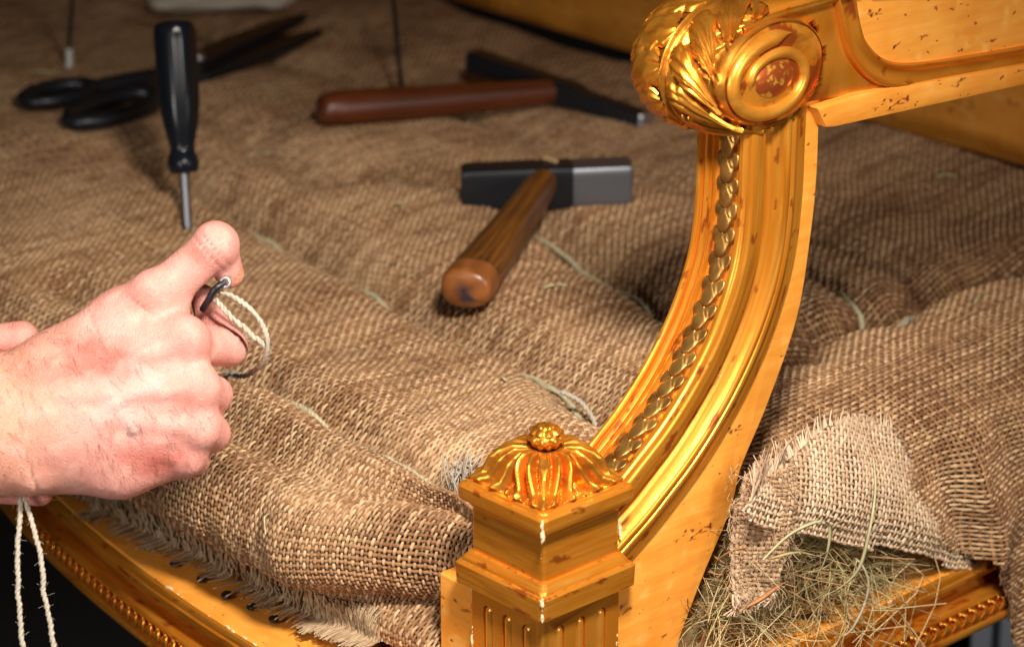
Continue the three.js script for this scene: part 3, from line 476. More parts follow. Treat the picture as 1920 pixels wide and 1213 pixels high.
// plain weave: threads follow the grid P(i, j); keep(p) says where the cloth is
function weave(ni, nj, P, keep, o) {
  const { w = 0.00086, h = 0.00070, amp = 0.00072, warp, weft, loose = 0.2 } = o;
  const W = nj + 1, X = new Float32Array((ni + 1) * W * 3), Nn = new Float32Array((ni + 1) * W * 3), ok = new Uint8Array((ni + 1) * W), q = V();
  for (let i = 0; i <= ni; i++) for (let j = 0; j <= nj; j++) { P(i, j, q); const k = (i * W + j); X[k * 3] = q.x; X[k * 3 + 1] = q.y; X[k * 3 + 2] = q.z; ok[k] = keep(q, i, j) ? 1 : 0; }
  const A = V(), B = V(), g = (i, j, t) => { i = clamp(i, 0, ni); j = clamp(j, 0, nj); const k = (i * W + j) * 3; return t.set(X[k], X[k + 1], X[k + 2]); }, a = V(), b = V();
  for (let i = 0; i <= ni; i++) for (let j = 0; j <= nj; j++) { A.subVectors(g(i + 1, j, a), g(i - 1, j, b)); B.subVectors(g(i, j + 1, a), g(i, j - 1, b)); A.cross(B).normalize(); if (o.flip) A.negate(); const k = (i * W + j) * 3; Nn[k] = A.x; Nn[k + 1] = A.y; Nn[k + 2] = A.z; }
  const pos = [], nor = [], col = [], idx = []; let nv = 0;
  const SEC = [[-1, -0.35, -0.94, 0.34], [-0.55, 0.72, -0.5, 0.86], [0.55, 0.72, 0.5, 0.86], [1, -0.35, 0.94, 0.34]];
  const T = V(), N = V(), S = V(), c = V(), pa = V(), pb = V();
  for (const dir of [0, 1]) {
    const lines = dir ? ni : nj, len = dir ? nj : ni, pal = dir ? weft : warp;
    for (let l = 0; l <= lines; l++) {
      const fat = (1 + loose * 0.9 * nz(l * 3.71, dir * 9.1, 0.5)) * (dir ? 1.12 : 1.0), tone = clamp(0.45 + 0.5 * nz(l * 1.93, 2.2 + dir * 5, 1.5)), off = loose * nz(l * 2.7, 8.8 + dir) * 1.1;
      let run = 0;
      for (let s = 0; s <= len * 2; s++) {
        const m = s >> 1, half = s & 1, i0 = dir ? l : m, j0 = dir ? m : l, i1 = dir ? l : Math.min(ni, m + 1), j1 = dir ? Math.min(nj, m + 1) : l;
        const k0 = i0 * W + j0, k1 = i1 * W + j1;
        if (!ok[k0] || (half && !ok[k1])) { run = 0; continue; }
        pa.set(X[k0 * 3], X[k0 * 3 + 1], X[k0 * 3 + 2]); pb.set(X[k1 * 3], X[k1 * 3 + 1], X[k1 * 3 + 2]);
        N.set(Nn[k0 * 3], Nn[k0 * 3 + 1], Nn[k0 * 3 + 2]); c.copy(pa);
        const im = dir ? l : Math.max(0, m - 1), jm = dir ? Math.max(0, m - 1) : l, km = (im * W + jm) * 3;
        if (half) { c.add(pb).multiplyScalar(0.5); N.x += Nn[k1 * 3]; N.y += Nn[k1 * 3 + 1]; N.z += Nn[k1 * 3 + 2]; N.normalize(); T.subVectors(pb, pa).normalize(); } else { T.set(pb.x - X[km], pb.y - X[km + 1], pb.z - X[km + 2]).normalize(); }
        S.crossVectors(N, T).normalize();
        const sg = ((i0 + j0 + dir) & 1) ? 1 : -1, lift = half ? (dir ? 0 : amp * 0.25) : sg * amp * (dir ? 0.62 : 1) + (dir ? 0 : amp * 0.25);
        const wob = off * w * 1.4 + loose * w * 1.5 * nz(l * 5.13 + dir * 77, s * 0.11, 3.9), sl = fat * (1 + 0.35 * nz(s * 0.19, l * 7.7, 6.1 + dir)), ww = w * sl * (half ? 0.88 : 1.05), hh = h * sl;
        c.addScaledVector(N, lift).addScaledVector(S, wob);
        // the over-going hump leans, which tips its normals
        const lean = half ? sg * 0.62 : 0;
        const v = clamp(tone + 0.7 * nz(s * 0.07, l * 0.9, 2.9 + dir) + 0.6 * nz(s * 0.55, l * 3.3, 8.1) + 0.5 * fbm(c.x * 22, c.y * 22, c.z * 22, 2)), C = mix3(pal[0], pal[1], v);
        for (const [x, y, nx, ny] of SEC) {
          pos.push(c.x + S.x * x * ww + N.x * y * hh, c.y + S.y * x * ww + N.y * y * hh, c.z + S.z * x * ww + N.z * y * hh);
          const ax = S.x * nx + N.x * ny + T.x * lean, ay = S.y * nx + N.y * ny + T.y * lean, az = S.z * nx + N.z * ny + T.z * lean, L = Math.hypot(ax, ay, az);
          nor.push(ax / L, ay / L, az / L); col.push(C[0], C[1], C[2]);
        }
        if (run) for (let k = 0; k < 3; k++) { const e = nv - 4 + k, f = e + 1; idx.push(e, f + 4, f, e, e + 4, f + 4); }
        nv += 4; run = 1;
      }
    }
  }
  const geo = new THREE.BufferGeometry();
  geo.setAttribute('position', new THREE.Float32BufferAttribute(pos, 3)); geo.setAttribute('normal', new THREE.Float32BufferAttribute(nor, 3)); geo.setAttribute('color', new THREE.Float32BufferAttribute(col, 3)); geo.setIndex(idx);
  return geo;
}
const JUTE = { warp: [[0.23, 0.112, 0.046], [0.63, 0.42, 0.235]], weft: [[0.155, 0.058, 0.019], [0.40, 0.20, 0.082]] };
const cushion = thing('seat_cushion', 'quilted seat stuffed with hay and covered in brown burlap', 'cushion');
const foldY = (x) => (x < 0.186 ? mix(0.006, -0.025, (x - 0.128) / 0.058) : x < 0.222 ? mix(-0.025, -0.039, (x - 0.186) / 0.036) : x < 0.3165 ? mix(-0.039, -0.084, (x - 0.222) / 0.0945) : mix(-0.084, -0.16, clamp((x - 0.3165) / 0.03)));
const inView = (p) => { // the stretch of seat that the picture takes in, with a margin all round
  const l = (p.x + 0.16) * 0.829 + (p.z + 0.35) * 0.56; // left border, along the view
  return l > -0.02 && p.z < 0.06 && p.z > -1.1 && p.x < 0.675;
};
const PITCH = 0.0033, PV = 0.0027, SV0 = 0.02;
{
  const ni = Math.ceil((frontEnd + 0.655) / PITCH), nj = Math.ceil((sideEnd + 1.06 - SV0) / PV);
  const keep = (p, i, j) => { if (!inView(p)) return false; const sy = sideAt(SV0 + j * PV)[1]; if ((p.z > -0.0797 && p.x < 0.053 && p.y < -0.0255) || (p.z > -0.0515 && p.x < 0.0545)) return false; if (sy < -0.012 && (p.x < 0.12 || p.y < foldY(p.x))) return false; return true; };
  const grid = (i, j, q) => { const u = i * PITCH, v = SV0 + j * PV; seatPoint(u + 0.0035 * nz(u * 14, v * 14, 0.2) + 0.012 * nz(u * 5, v * 5, 1.2) * sstep(0, 0.05, u), v + 0.0035 * nz(u * 14 + 9, v * 14, 4.2) + 0.009 * nz(u * 5 + 4, v * 5, 7.2), q); };
  const cover = mesh('burlap_cover', weave(ni, nj, grid, keep, { ...JUTE }), M.jute, cushion); cover.userData.kind = 'stuff';
  // the stuffing under the cloth
  const pos = [], col = [], idx = [], id = new Map(), q = V(), a = V(), b = V(), st = 2;
  for (let i = 0; i <= ni; i += st) for (let j = 0; j <= nj; j += st) {
    grid(i, j, q); if (!keep(q, i, j)) continue; grid(i + 0.5, j, a); grid(i, j + 0.5, b); a.sub(q); b.sub(q); const n = a.cross(b).normalize();
    id.set(i * 4096 + j, pos.length / 3); pos.push(q.x - n.x * 0.0021, q.y - n.y * 0.0021, q.z - n.z * 0.0021);
    const f = clamp(0.5 + 1.6 * fbm(q.x * 220, q.z * 220, q.y * 220, 2)); col.push(...mix3([0.085, 0.048, 0.020], [0.27, 0.205, 0.085], f));
  }
  for (let i = 0; i < ni; i += st) for (let j = 0; j < nj; j += st) { const k = [id.get(i * 4096 + j), id.get((i + st) * 4096 + j), id.get((i + st) * 4096 + j + st), id.get(i * 4096 + j + st)]; if (k.every((x) => x !== undefined)) idx.push(k[0], k[1], k[2], k[0], k[2], k[3]); }
  const g = new THREE.BufferGeometry(); g.setAttribute('position', new THREE.Float32BufferAttribute(pos, 3)); g.setAttribute('color', new THREE.Float32BufferAttribute(col, 3)); g.setIndex(idx); g.computeVertexNormals();
  mesh('stuffing', g, M.pad, cushion);
}
// cloth patch in a plane: origin, two axes, outline in metres on them, bend(a, b) lifts it off the plane
function patch(O, ax, up, outline, bend, opt = {}) {
  const X = V(...ax).normalize(), Y0 = V(...up), Z = V().crossVectors(X, Y0).normalize(), Y = V().crossVectors(Z, X), Op = V(...O);
  const xs = outline.map((p) => p[0]), ys = outline.map((p) => p[1]), x0 = Math.min(...xs), y0 = Math.min(...ys), pt = opt.pitch ?? 0.00305, ni = Math.ceil((Math.max(...xs) - x0) / pt), nj = Math.ceil((Math.max(...ys) - y0) / pt);
  const inside = (x, y) => { let c = false; for (let i = 0, j = outline.length - 1; i < outline.length; j = i++) { const [xi, yi] = outline[i], [xj, yj] = outline[j]; if ((yi > y) !== (yj > y) && x < (xj - xi) * (y - yi) / (yj - yi) + xi) c = !c; } return c; };
  const at = (a, b, q) => { const d = bend(a, b); q.copy(Op).addScaledVector(X, a + 0.0016 * nz(a * 60, b * 60, 2.5)).addScaledVector(Y, b + 0.0016 * nz(a * 60 + 8, b * 60, 6.5)).addScaledVector(Z, d); };
  const geo = weave(ni, nj, (i, j, q) => at(x0 + i * pt, y0 + j * pt, q), (p, i, j) => inside(x0 + i * pt, y0 + j * pt), { ...JUTE, ...opt });
  return { geo, at };
}
{
  // the turned-up flap: bottom edge is the fold, the other edges are cut
  const O = [0.128, 0.004, 0.024], ax = [0.1885, -0.091, -0.002], up = [0.1206, 0.0144, -0.034];
  const outline = [[-0.004, 0.014], [-0.012, 0.0], [0.0, -0.003], [0.06, -0.004], [0.10, -0.003], [0.16, -0.002], [0.222, -0.006], [0.190, 0.012], [0.165, 0.020], [0.145, 0.036], [0.117, 0.062], [0.090, 0.067], [0.052, 0.052], [0.022, 0.030]];
  const bend = (a, b) => 0.0055 * Math.sin(clamp(a / 0.2) * Math.PI) * Math.sin(clamp(b / 0.065) * Math.PI * 0.8 + 0.3) + 0.004 * nz(a * 30, b * 30, 3.2) - 0.008 * sstep(0.012, -0.006, b);
  const f = patch(O, ax, up, outline, bend, { w: 0.00082, loose: 0.3, pitch: 0.0031, warp: [[0.40, 0.24, 0.13], [0.60, 0.42, 0.27]], weft: [[0.45, 0.29, 0.17], [0.70, 0.53, 0.36]] });
  const m = mesh('burlap_flap', f.geo, M.jute, cushion); m.userData = { kind: 'stuff', label: 'pale open-weave burlap flap turned up over the hay' };
  const fray = [], q = V(), p2 = V();
  const edge = (a0, b0, a1, b1, n, da, db, len, wild) => { for (let k = 0; k < n; k++) { const t = (k + rr(-0.2, 0.2)) / n, a = mix(a0, a1, t), b = mix(b0, b1, t), l = len * rr(0.4, 1.2); const pts = []; let sa = a, sb = b; const va = rr(-wild, wild), vb = rr(-wild, wild), vz = rr(-wild, wild); for (let i = 0; i <= 5; i++) { f.at(sa, sb, q); pts.push(q.clone().add(V(0, vz * l * i * i / 25, vz * 0.7 * l * i * i / 25))); sa += (da + va * i / 5) * l / 5; sb += (db + vb * i / 5) * l / 5; } const g = tube(pts, (s) => 0.00075 * (1 - 0.6 * s), 4); const C = mix3([0.42, 0.27, 0.16], [0.68, 0.52, 0.36], rnd()); fray.push(tint(g, () => C)); } };
  edge(-0.006, 0.012, 0.024, 0.031, 22, -0.15, 1, 0.010, 0.6); edge(0.024, 0.031, 0.055, 0.053, 24, -0.1, 1, 0.009, 0.5); edge(0.055, 0.053, 0.117, 0.063, 30, 0.05, 1, 0.008, 0.5); edge(0.117, 0.062, 0.15, 0.032, 14, 1, 0.2, 0.006, 0.4); edge(0.19, 0.012, 0.205, 0.004, 6, 1, 0, 0.012, 0.5);
  edge(-0.008, 0.005, 0.02, 0.026, 46, -0.2, 0.8, 0.014, 1.2);
  mesh('frayed_edge', merge(fray), M.jute, cushion).userData.kind = 'stuff';
  // loose strip hanging over the bare knee
  const s = patch([0.136, 0.016, 0.010], [0.030, -0.004, 0.006], [0.036, 0.052, 0.0], [[-0.004, 0.004], [0.028, 0.006], [0.024, -0.02], [0.021, -0.062], [0.016, -0.068], [-0.006, -0.064], [-0.008, -0.05], [-0.006, -0.02]], (a, b) => 0.006 * Math.sin(a * 110 + b * 40) + 0.003 * nz(a * 90, b * 50, 1.1), { w: 0.0010, loose: 0.5, pitch: 0.0026, warp: [[0.36, 0.20, 0.10], [0.52, 0.33, 0.18]], weft: [[0.36, 0.20, 0.10], [0.60, 0.42, 0.27]] });
  mesh('burlap_strip', s.geo, M.jute, cushion).userData.kind = 'stuff';
  const fz = [];
  for (let k = 0; k < 520; k++) { const a = rr(-0.011, 0.024), b = rr(-0.070, 0.008); s.at(a, b, q); const d = V(rr(-1, 0.6), rr(-1, 0.5), rr(0.0, 1)).normalize(), l = rr(0.003, 0.010); fz.push(tint(tube([q.clone(), q.clone().addScaledVector(d, l * 0.5), q.clone().addScaledVector(d, l * 0.8).add(V(rr(-1, 1), rr(-1, 1), rr(-1, 1)).multiplyScalar(l * 0.4))], (t) => 0.00022 * (1 - 0.5 * t), 3), () => mix3([0.40, 0.24, 0.13], [0.66, 0.48, 0.31], 0.5))); }
  for (let k = 0; k < 60; k++) { const a = rr(-0.009, 0.019), b = -0.060; s.at(a, b, q); fz.push(tint(tube(curve([q.clone(), q.clone().add(V(rr(-0.003, 0.002), -0.005, rr(0, 0.003))), q.clone().add(V(rr(-0.007, 0.004), -rr(0.006, 0.012), rr(0, 0.004)))], 5), (t) => 0.0007 * (1 - 0.5 * t), 4), () => mix3([0.42, 0.27, 0.16], [0.70, 0.52, 0.36], (k * 0.37) % 1))); }
  mesh('frayed_edge', merge(fz), M.jute, cushion).userData.kind = 'stuff';
  // frayed foot of the cover along the front rail
  const ff = [];
  for (let k = 0; k < 620; k++) {
    const z = k < 260 ? rr(-0.15, -0.082) : rr(-0.36, -0.08), v = sideEnd - 0.042 - z, u0 = rr(0.004, 0.020), pts = []; let du = 0;
    const lat = rr(-0.006, 0.006);
    for (let i = 0; i <= 5; i++) { seatPoint(Math.max(0, u0 - i * 0.0046), v + lat * i / 5, q); const over = Math.max(0, i * 0.0046 - u0); pts.push(q.clone().add(V(-0.0018 - over * 0.95 - 0.002 * Math.sin(i + k), 0.0006 * Math.sin(i * 1.3 + k), 0))); }
    ff.push(tint(tube(pts, (t) => 0.00075 * (1 - 0.45 * t), 4), () => mix3([0.24, 0.14, 0.07], [0.52, 0.38, 0.23], (k * 0.618) % 1)));
  }
  mesh('frayed_edge', merge(ff), M.jute, cushion).userData.kind = 'stuff';
  // fine fuzz standing off the cloth
  const fuzz = [];
  for (let k = 0; k < 5200; k++) {
    const u = rr(0.02, frontEnd + 0.30 * rnd()), v = rr(0.03, sideEnd + 0.42); seatPoint(u, v, q); if (!inView(q) || (q.z > -0.04 && q.x < 0.15) || q.y < -0.06) continue;
    const d = V(rr(-1, 1), rr(0.1, 1), rr(-1, 1)).normalize(), l = rr(0.002, 0.006); q.y += 0.0008;
    fuzz.push(tint(tube([q.clone(), q.clone().addScaledVector(d, l * 0.5), q.clone().addScaledVector(d, l * 0.75).add(V(rr(-1, 1), rr(-0.6, 0.3), rr(-1, 1)).multiplyScalar(l * 0.5))], 0.00009, 3), () => [0.50, 0.37, 0.24]));
  }
  mesh('fuzz', merge(fuzz), M.jute, cushion).userData.kind = 'stuff';
}
// quilting twine lying in the valleys, and loose cut ends
const onSeat = (x, z, up = 0.0008) => [x, seatY(x, z) + up, z];
{
  const dull = M.twine.clone(); dull.color.setRGB(0.52, 0.46, 0.29);
  const st = (pts, r = 0.0014) => mesh('stitch', twine(pts.map(([x, z, up]) => onSeat(x, z, up ?? 0.0030)), 40, r), dull, cushion);
  st([[0.0460, -0.272, -0.002], [0.0420, -0.255], [0.0387, -0.2328], [0.0372, -0.215], [0.0366, -0.198, -0.002]]); st([[0.0366, -0.175, -0.002], [0.0366, -0.16], [0.0367, -0.1424], [0.0356, -0.12], [0.036, -0.108, -0.002]]);
  st([[0.2148, -0.517, -0.002], [0.2125, -0.48], [0.2111, -0.445, -0.002]]); st([[0.2045, -0.405, -0.002], [0.1995, -0.3816], [0.1955, -0.352], [0.1919, -0.330, -0.002]]); st([[0.1800, -0.23, -0.002], [0.1789, -0.1983], [0.1701, -0.1631], [0.160, -0.135], [0.155, -0.124, -0.002]]);
  st([[0.336, -0.365, -0.002], [0.331, -0.3475], [0.3112, -0.2792], [0.3016, -0.2375], [0.290, -0.208, -0.002]]); st([[0.376, -0.1119, -0.002], [0.40, -0.1165], [0.4298, -0.1201], [0.455, -0.114, -0.002]]); st([[0.3877, -0.1711, -0.002], [0.3812, -0.14], [0.374, -0.116, -0.002]]);
  const end = (pts, n = 24) => mesh('twine_end', twine(pts, n, 0.0010), M.twine, cushion);
  const b1 = onSeat(0.156, -0.124); end([b1, [0.160, b1[1] + 0.012, -0.131], [0.159, b1[1] + 0.020, -0.142], [0.153, b1[1] + 0.024, -0.149]]);
  const b2 = onSeat(0.3726, -0.1119); end([b2, [0.378, b2[1] + 0.013, -0.107], [0.385, b2[1] + 0.026, -0.106], [0.388, b2[1] + 0.037, -0.103]]);
  const b3 = onSeat(0.4843, -0.1078); end([b3, [0.486, b3[1] + 0.010, -0.106], [0.490, b3[1] + 0.018, -0.108]]);
  const fl = []; for (let k = 0; k < 40; k++) { const b = onSeat(0.040 + rr(-0.004, 0.004), -0.104 + rr(-0.006, 0.004)); fl.push(tube(curve([b, [b[0] + rr(-0.004, 0.006), b[1] + rr(0.004, 0.010), b[2] + rr(-0.004, 0.006)], [b[0] + rr(-0.004, 0.012), b[1] + rr(0.010, 0.022), b[2] + rr(-0.008, 0.006)]], 6), 0.0004, 4)); }
  mesh('twine_tuft', merge(fl), M.twine, cushion);
}
//@@REST
// ---------------------------------------------------------------- hay spilling from under the flap
const HAYC = [[0.34, 0.22, 0.085], [0.50, 0.37, 0.155], [0.62, 0.50, 0.26], [0.42, 0.21, 0.085], [0.45, 0.38, 0.17]];
const kneeX = (y) => (y > -0.0055 ? 0.137 : y > -0.0354 ? mix(0.1349, 0.1165, (-0.0055 - y) / 0.03) : y > -0.0692 ? mix(0.1165, 0.0982, (-0.0354 - y) / 0.0338) : 0.094);
function hayStrand(p, dir, len, curl, r) {
  const n = 7, pts = [], d = dir.clone(), q = p.clone(), ax = V(rr(-1, 1), rr(-1, 1), rr(-1, 1)).normalize();
  for (let i = 0; i <= n; i++) { pts.push(q.clone()); q.addScaledVector(d, len / n); d.applyAxisAngle(ax, curl / n).normalize(); if (q.y < -0.0825) { q.y = -0.0825 + 0.0004; d.y = Math.abs(d.y) * 0.3; } }
  return tube(pts, (t) => r * (1 - 0.45 * t), 3);
}
{
  const out = [], core = [];
  for (let k = 0; k < 2900; k++) {
    const x = mix(0.085, 0.272, Math.pow(rnd(), 1.25)), lim = clamp(foldY(Math.max(0.128, x)) - 0.006, -0.08, 0.0), t = Math.pow(rnd(), 0.8), y = mix(-0.081, lim, rnd() * (1 - 0.45 * sstep(0.2, 0.28, x))), zf = mix(0.014, 0.002, clamp((y + 0.08) / 0.07)) - 0.02 * sstep(0.22, 0.28, x), z = mix(-0.045, zf, t);
    if (x < kneeX(y) + 0.004) continue;
    const d = V(rr(x < kneeX(y) + 0.02 ? -0.1 : -1, 1), rr(-0.55, 0.35), rr(-0.35, 0.5)).normalize(), c = HAYC[Math.floor(rnd() * 5)], s = rr(0.7, 1.2);
    out.push(tint(hayStrand(V(x, y, z), d, rr(0.012, 0.05), rr(-2.6, 2.6), 0.0002 + 0.0006 * rnd() * rnd()), () => [c[0] * s, c[1] * s, c[2] * s]));
  }
  for (let k = 0; k < 60; k++) { // long thin stalks that fall over the rail
    const x = rr(0.115, 0.265), p = V(x, rr(-0.075, -0.05), rr(-0.01, 0.012)), c = HAYC[k % 3];
    const q = curve([p, p.clone().add(V(rr(-0.01, 0.01), rr(0, 0.012), rr(0.004, 0.010))), V(x + rr(-0.03, 0.03), rr(-0.088, -0.080) + 0.005, rr(0.014, 0.024)), V(x + rr(-0.045, 0.045), rr(-0.12, -0.086), rr(0.026, 0.032))], 9);
    out.push(tint(tube(q, rr(0.0002, 0.0004), 3), () => [c[0] * 1.15, c[1] * 1.15, c[2] * 1.15]));
  }
  const hay = mesh('hay', merge(out), M.hay, scene); hay.userData = { kind: 'stuff', label: 'tangled dry hay stuffing spilling out from under the burlap flap', category: 'hay' };
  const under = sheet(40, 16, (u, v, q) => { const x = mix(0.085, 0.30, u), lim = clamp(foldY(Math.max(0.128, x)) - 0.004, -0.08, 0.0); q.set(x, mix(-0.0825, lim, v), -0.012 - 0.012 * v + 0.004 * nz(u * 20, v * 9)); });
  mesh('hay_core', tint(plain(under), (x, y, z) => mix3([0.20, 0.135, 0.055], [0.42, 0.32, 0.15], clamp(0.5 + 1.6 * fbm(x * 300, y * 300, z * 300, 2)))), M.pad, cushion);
}
// broad pale blades of grass
function blade(pts, w, color) {
  const n = 26, line = curve(pts, n), S = V(0.72, 0.1, 0.66), pos = [], idx = [];
  line.forEach((p, i) => { const t = V().subVectors(line[Math.min(n, i + 1)], line[Math.max(0, i - 1)]).normalize(), s = S.clone().applyAxisAngle(t, 0.6 * Math.sin(i * 0.2)).addScaledVector(t, -S.dot(t)).normalize(), N = V().crossVectors(t, s), ww = w * (0.35 + 0.65 * Math.sin(Math.PI * clamp(i / n * 0.9 + 0.08))); for (const [a, b] of [[-1, 0], [0, 0.25], [1, 0], [0, -0.12]]) pos.push(p.x + s.x * ww * a + N.x * ww * b, p.y + s.y * ww * a + N.y * ww * b, p.z + s.z * ww * a + N.z * ww * b); if (i) for (let k = 0; k < 4; k++) { const a = (i - 1) * 4 + k, b = (i - 1) * 4 + (k + 1) % 4; idx.push(a, b, b + 4, a, b + 4, a + 4); } });
  const g = new THREE.BufferGeometry(); g.setAttribute('position', new THREE.Float32BufferAttribute(pos, 3)); g.setIndex(idx); g.computeVertexNormals();
  return tint(g, (x, y, z) => { const k = 0.85 + 0.3 * nz(x * 400, y * 400, z * 400); return [color[0] * k, color[1] * k, color[2] * k]; });
}
single('grass_blade', blade([[0.205, 0.013, 0.030], [0.199, 0.0, 0.037], [0.190, -0.018, 0.042], [0.185, -0.040, 0.040], [0.180, -0.050, 0.034], [0.172, -0.057, 0.026]], 0.0010, [0.50, 0.45, 0.23]), M.hay, 'long pale grass blade hanging down across the turned-up burlap flap', 'grass');
single('grass_blade', blade([[0.130, -0.022, 0.024], [0.145, -0.010, 0.030], [0.160, -0.006, 0.036], [0.166, -0.011, 0.036], [0.167, -0.028, 0.034], [0.166, -0.044, 0.028]], 0.0011, [0.52, 0.47, 0.24]), M.hay, 'pale green grass blade arching sharply over the hay under the flap', 'grass');
single('grass_blade', blade([[0.130, -0.020, 0.028], [0.145, -0.020, 0.032], [0.160, -0.026, 0.034], [0.172, -0.026, 0.034]], 0.0012, [0.46, 0.38, 0.16]), M.hay, 'short yellowish grass blade lying level on the hay', 'grass');
single('grass_blade', blade([[0.118, -0.048, 0.020], [0.130, -0.044, 0.024], [0.142, -0.040, 0.025], [0.155, -0.044, 0.022]], 0.0013, [0.48, 0.20, 0.07]), M.hay, 'reddish dry grass blade lying on the tangled hay', 'grass');
single('grass_blade', blade([[0.205, -0.060, 0.004], [0.213, -0.052, 0.012], [0.212, -0.060, 0.024], [0.200, -0.074, 0.030], [0.190, -0.083, 0.029], [0.182, -0.079, 0.022]], 0.0009, [0.46, 0.36, 0.22]), M.hay, 'curled grey grass blade looping out over the side rail', 'grass');
// straws scattered on the burlap
{
  const spots = [[0.2713, -0.8123, 0.9, 0.024, 'curled pale straw lying behind the scissors'], [0.3563, -0.6463, 2.2, 0.018, 'thick yellow straw lying between screwdriver and far hammer handle'], [0.3639, -0.6739, 1.2, 0.020, 'thin upright straw near the scissors blades'], [0.2793, -0.5778, 0.4, 0.020, 'short straw lying in front of the far hammer handle end'], [0.4439, -0.549, 2.8, 0.012, 'pale seed husk beside the far hammer handle'], [0.271, -0.4232, 1.0, 0.010, 'pale straw chip left of the near hammer'], [0.5693, -0.2286, 0.6, 0.011, 'pale straw chip on burlap below the sofa back'], [0.4147, -0.0733, 2.9, 0.022, 'dark tipped straw on burlap right of the arm support'], [0.2450, -0.252, 0.5, 0.012, 'small straw stuck in burlap between hammer handle and arm support'], [0.13, -0.17, 2.0, 0.008, 'tiny straw chip in the middle of the near burlap']];
  for (const [x, z, a, l, label] of spots) {
    const y = seatY(x, z) + 0.0022, c = V(Math.cos(a), 0, Math.sin(a)), p = V(x, y, z);
    single('straw', blade([p.clone().addScaledVector(c, -l / 2).toArray(), p.clone().add(V(0, 0.0016, 0)).toArray(), p.clone().addScaledVector(c, l * 0.5).add(V(0.001, 0.0008, 0.002)).toArray()], 0.0011, [0.58, 0.50, 0.26]), M.hay, label, 'straw', 'straws scattered on the burlap');
  }
  single('straw', blade([[-0.0440, -0.016, -0.158], [-0.0385, -0.0105, -0.1650], [-0.0370, -0.010, -0.1655], [-0.0340, -0.004, -0.152]], 0.0006, [0.60, 0.53, 0.28]), M.hay, 'sharply bent straw sticking out of the front burlap roll', 'straw', 'straws scattered on the burlap');
}
// tacks along the front rail and two loose black nails on the side rail
{
  const tackG = merge([new THREE.SphereGeometry(0.0030, 14, 8, 0, Math.PI * 2, 0, Math.PI / 2).scale(1, 0.42, 1), new THREE.CylinderGeometry(0.0030, 0.0026, 0.0012, 14).translate(0, -0.0006, 0)]);
  const spots = [[-0.0137, -0.2474], [-0.0162, -0.2224], [-0.0145, -0.2026], [-0.0061, -0.1379, 1], [-0.0011, -0.1301, 1], [-0.0113, -0.3001], [-0.0129, -0.2729], [-0.015, -0.183], [-0.012, -0.163]];
  for (const [x, z, bright] of spots) {
    const t = single('tack', tackG, bright ? M.brightSteel : M.blackSteel, bright ? 'shiny tack head in the frayed burlap beside the corner block' : 'dark tack head along the burlap edge on the front rail', 'tack', bright ? 'shiny tacks beside the corner block' : 'dark tacks along the front rail');
    t.position.set(x - 0.006, -0.0805, z); t.rotation.set(rr(-0.2, 0.2), 0, 0.28 + rr(-0.15, 0.15));
  }
  const nailG = (head) => { const s = tube([V(0, 0, 0), V(0.012, 0, 0), V(0.021, 0, 0)], (t) => 0.0013 * (0.75 + 0.35 * t), 6); const h = new THREE.CylinderGeometry(0.0028, 0.0022, 0.0014, 12).rotateZ(Math.PI / 2).translate(0.0215, 0, 0); return [s, h]; };
  for (const [x, z, a, label] of [[0.1790, -0.0045, 0.62, 'black nail lying on the bare side rail in front of the hay'], [0.2330, -0.0030, 0.35, 'black nail half hidden under hay on the side rail']]) {
    const g = thing('nail', label, 'nail', 'loose black nails on the side rail', [x, -0.0817, z]); g.rotation.y = -a;
    const [s, h] = nailG(); mesh('shank', s, M.blackSteel, g); mesh('head', h, M.blackSteel, g);
  }
}
// ---------------------------------------------------------------- tools
function hammer(label, P, H, ang, o) { // P: middle of the head on the seat, ang: direction of the head, o: sizes
  const g = thing('hammer', label, 'hammer', null, P);
  return g;
}
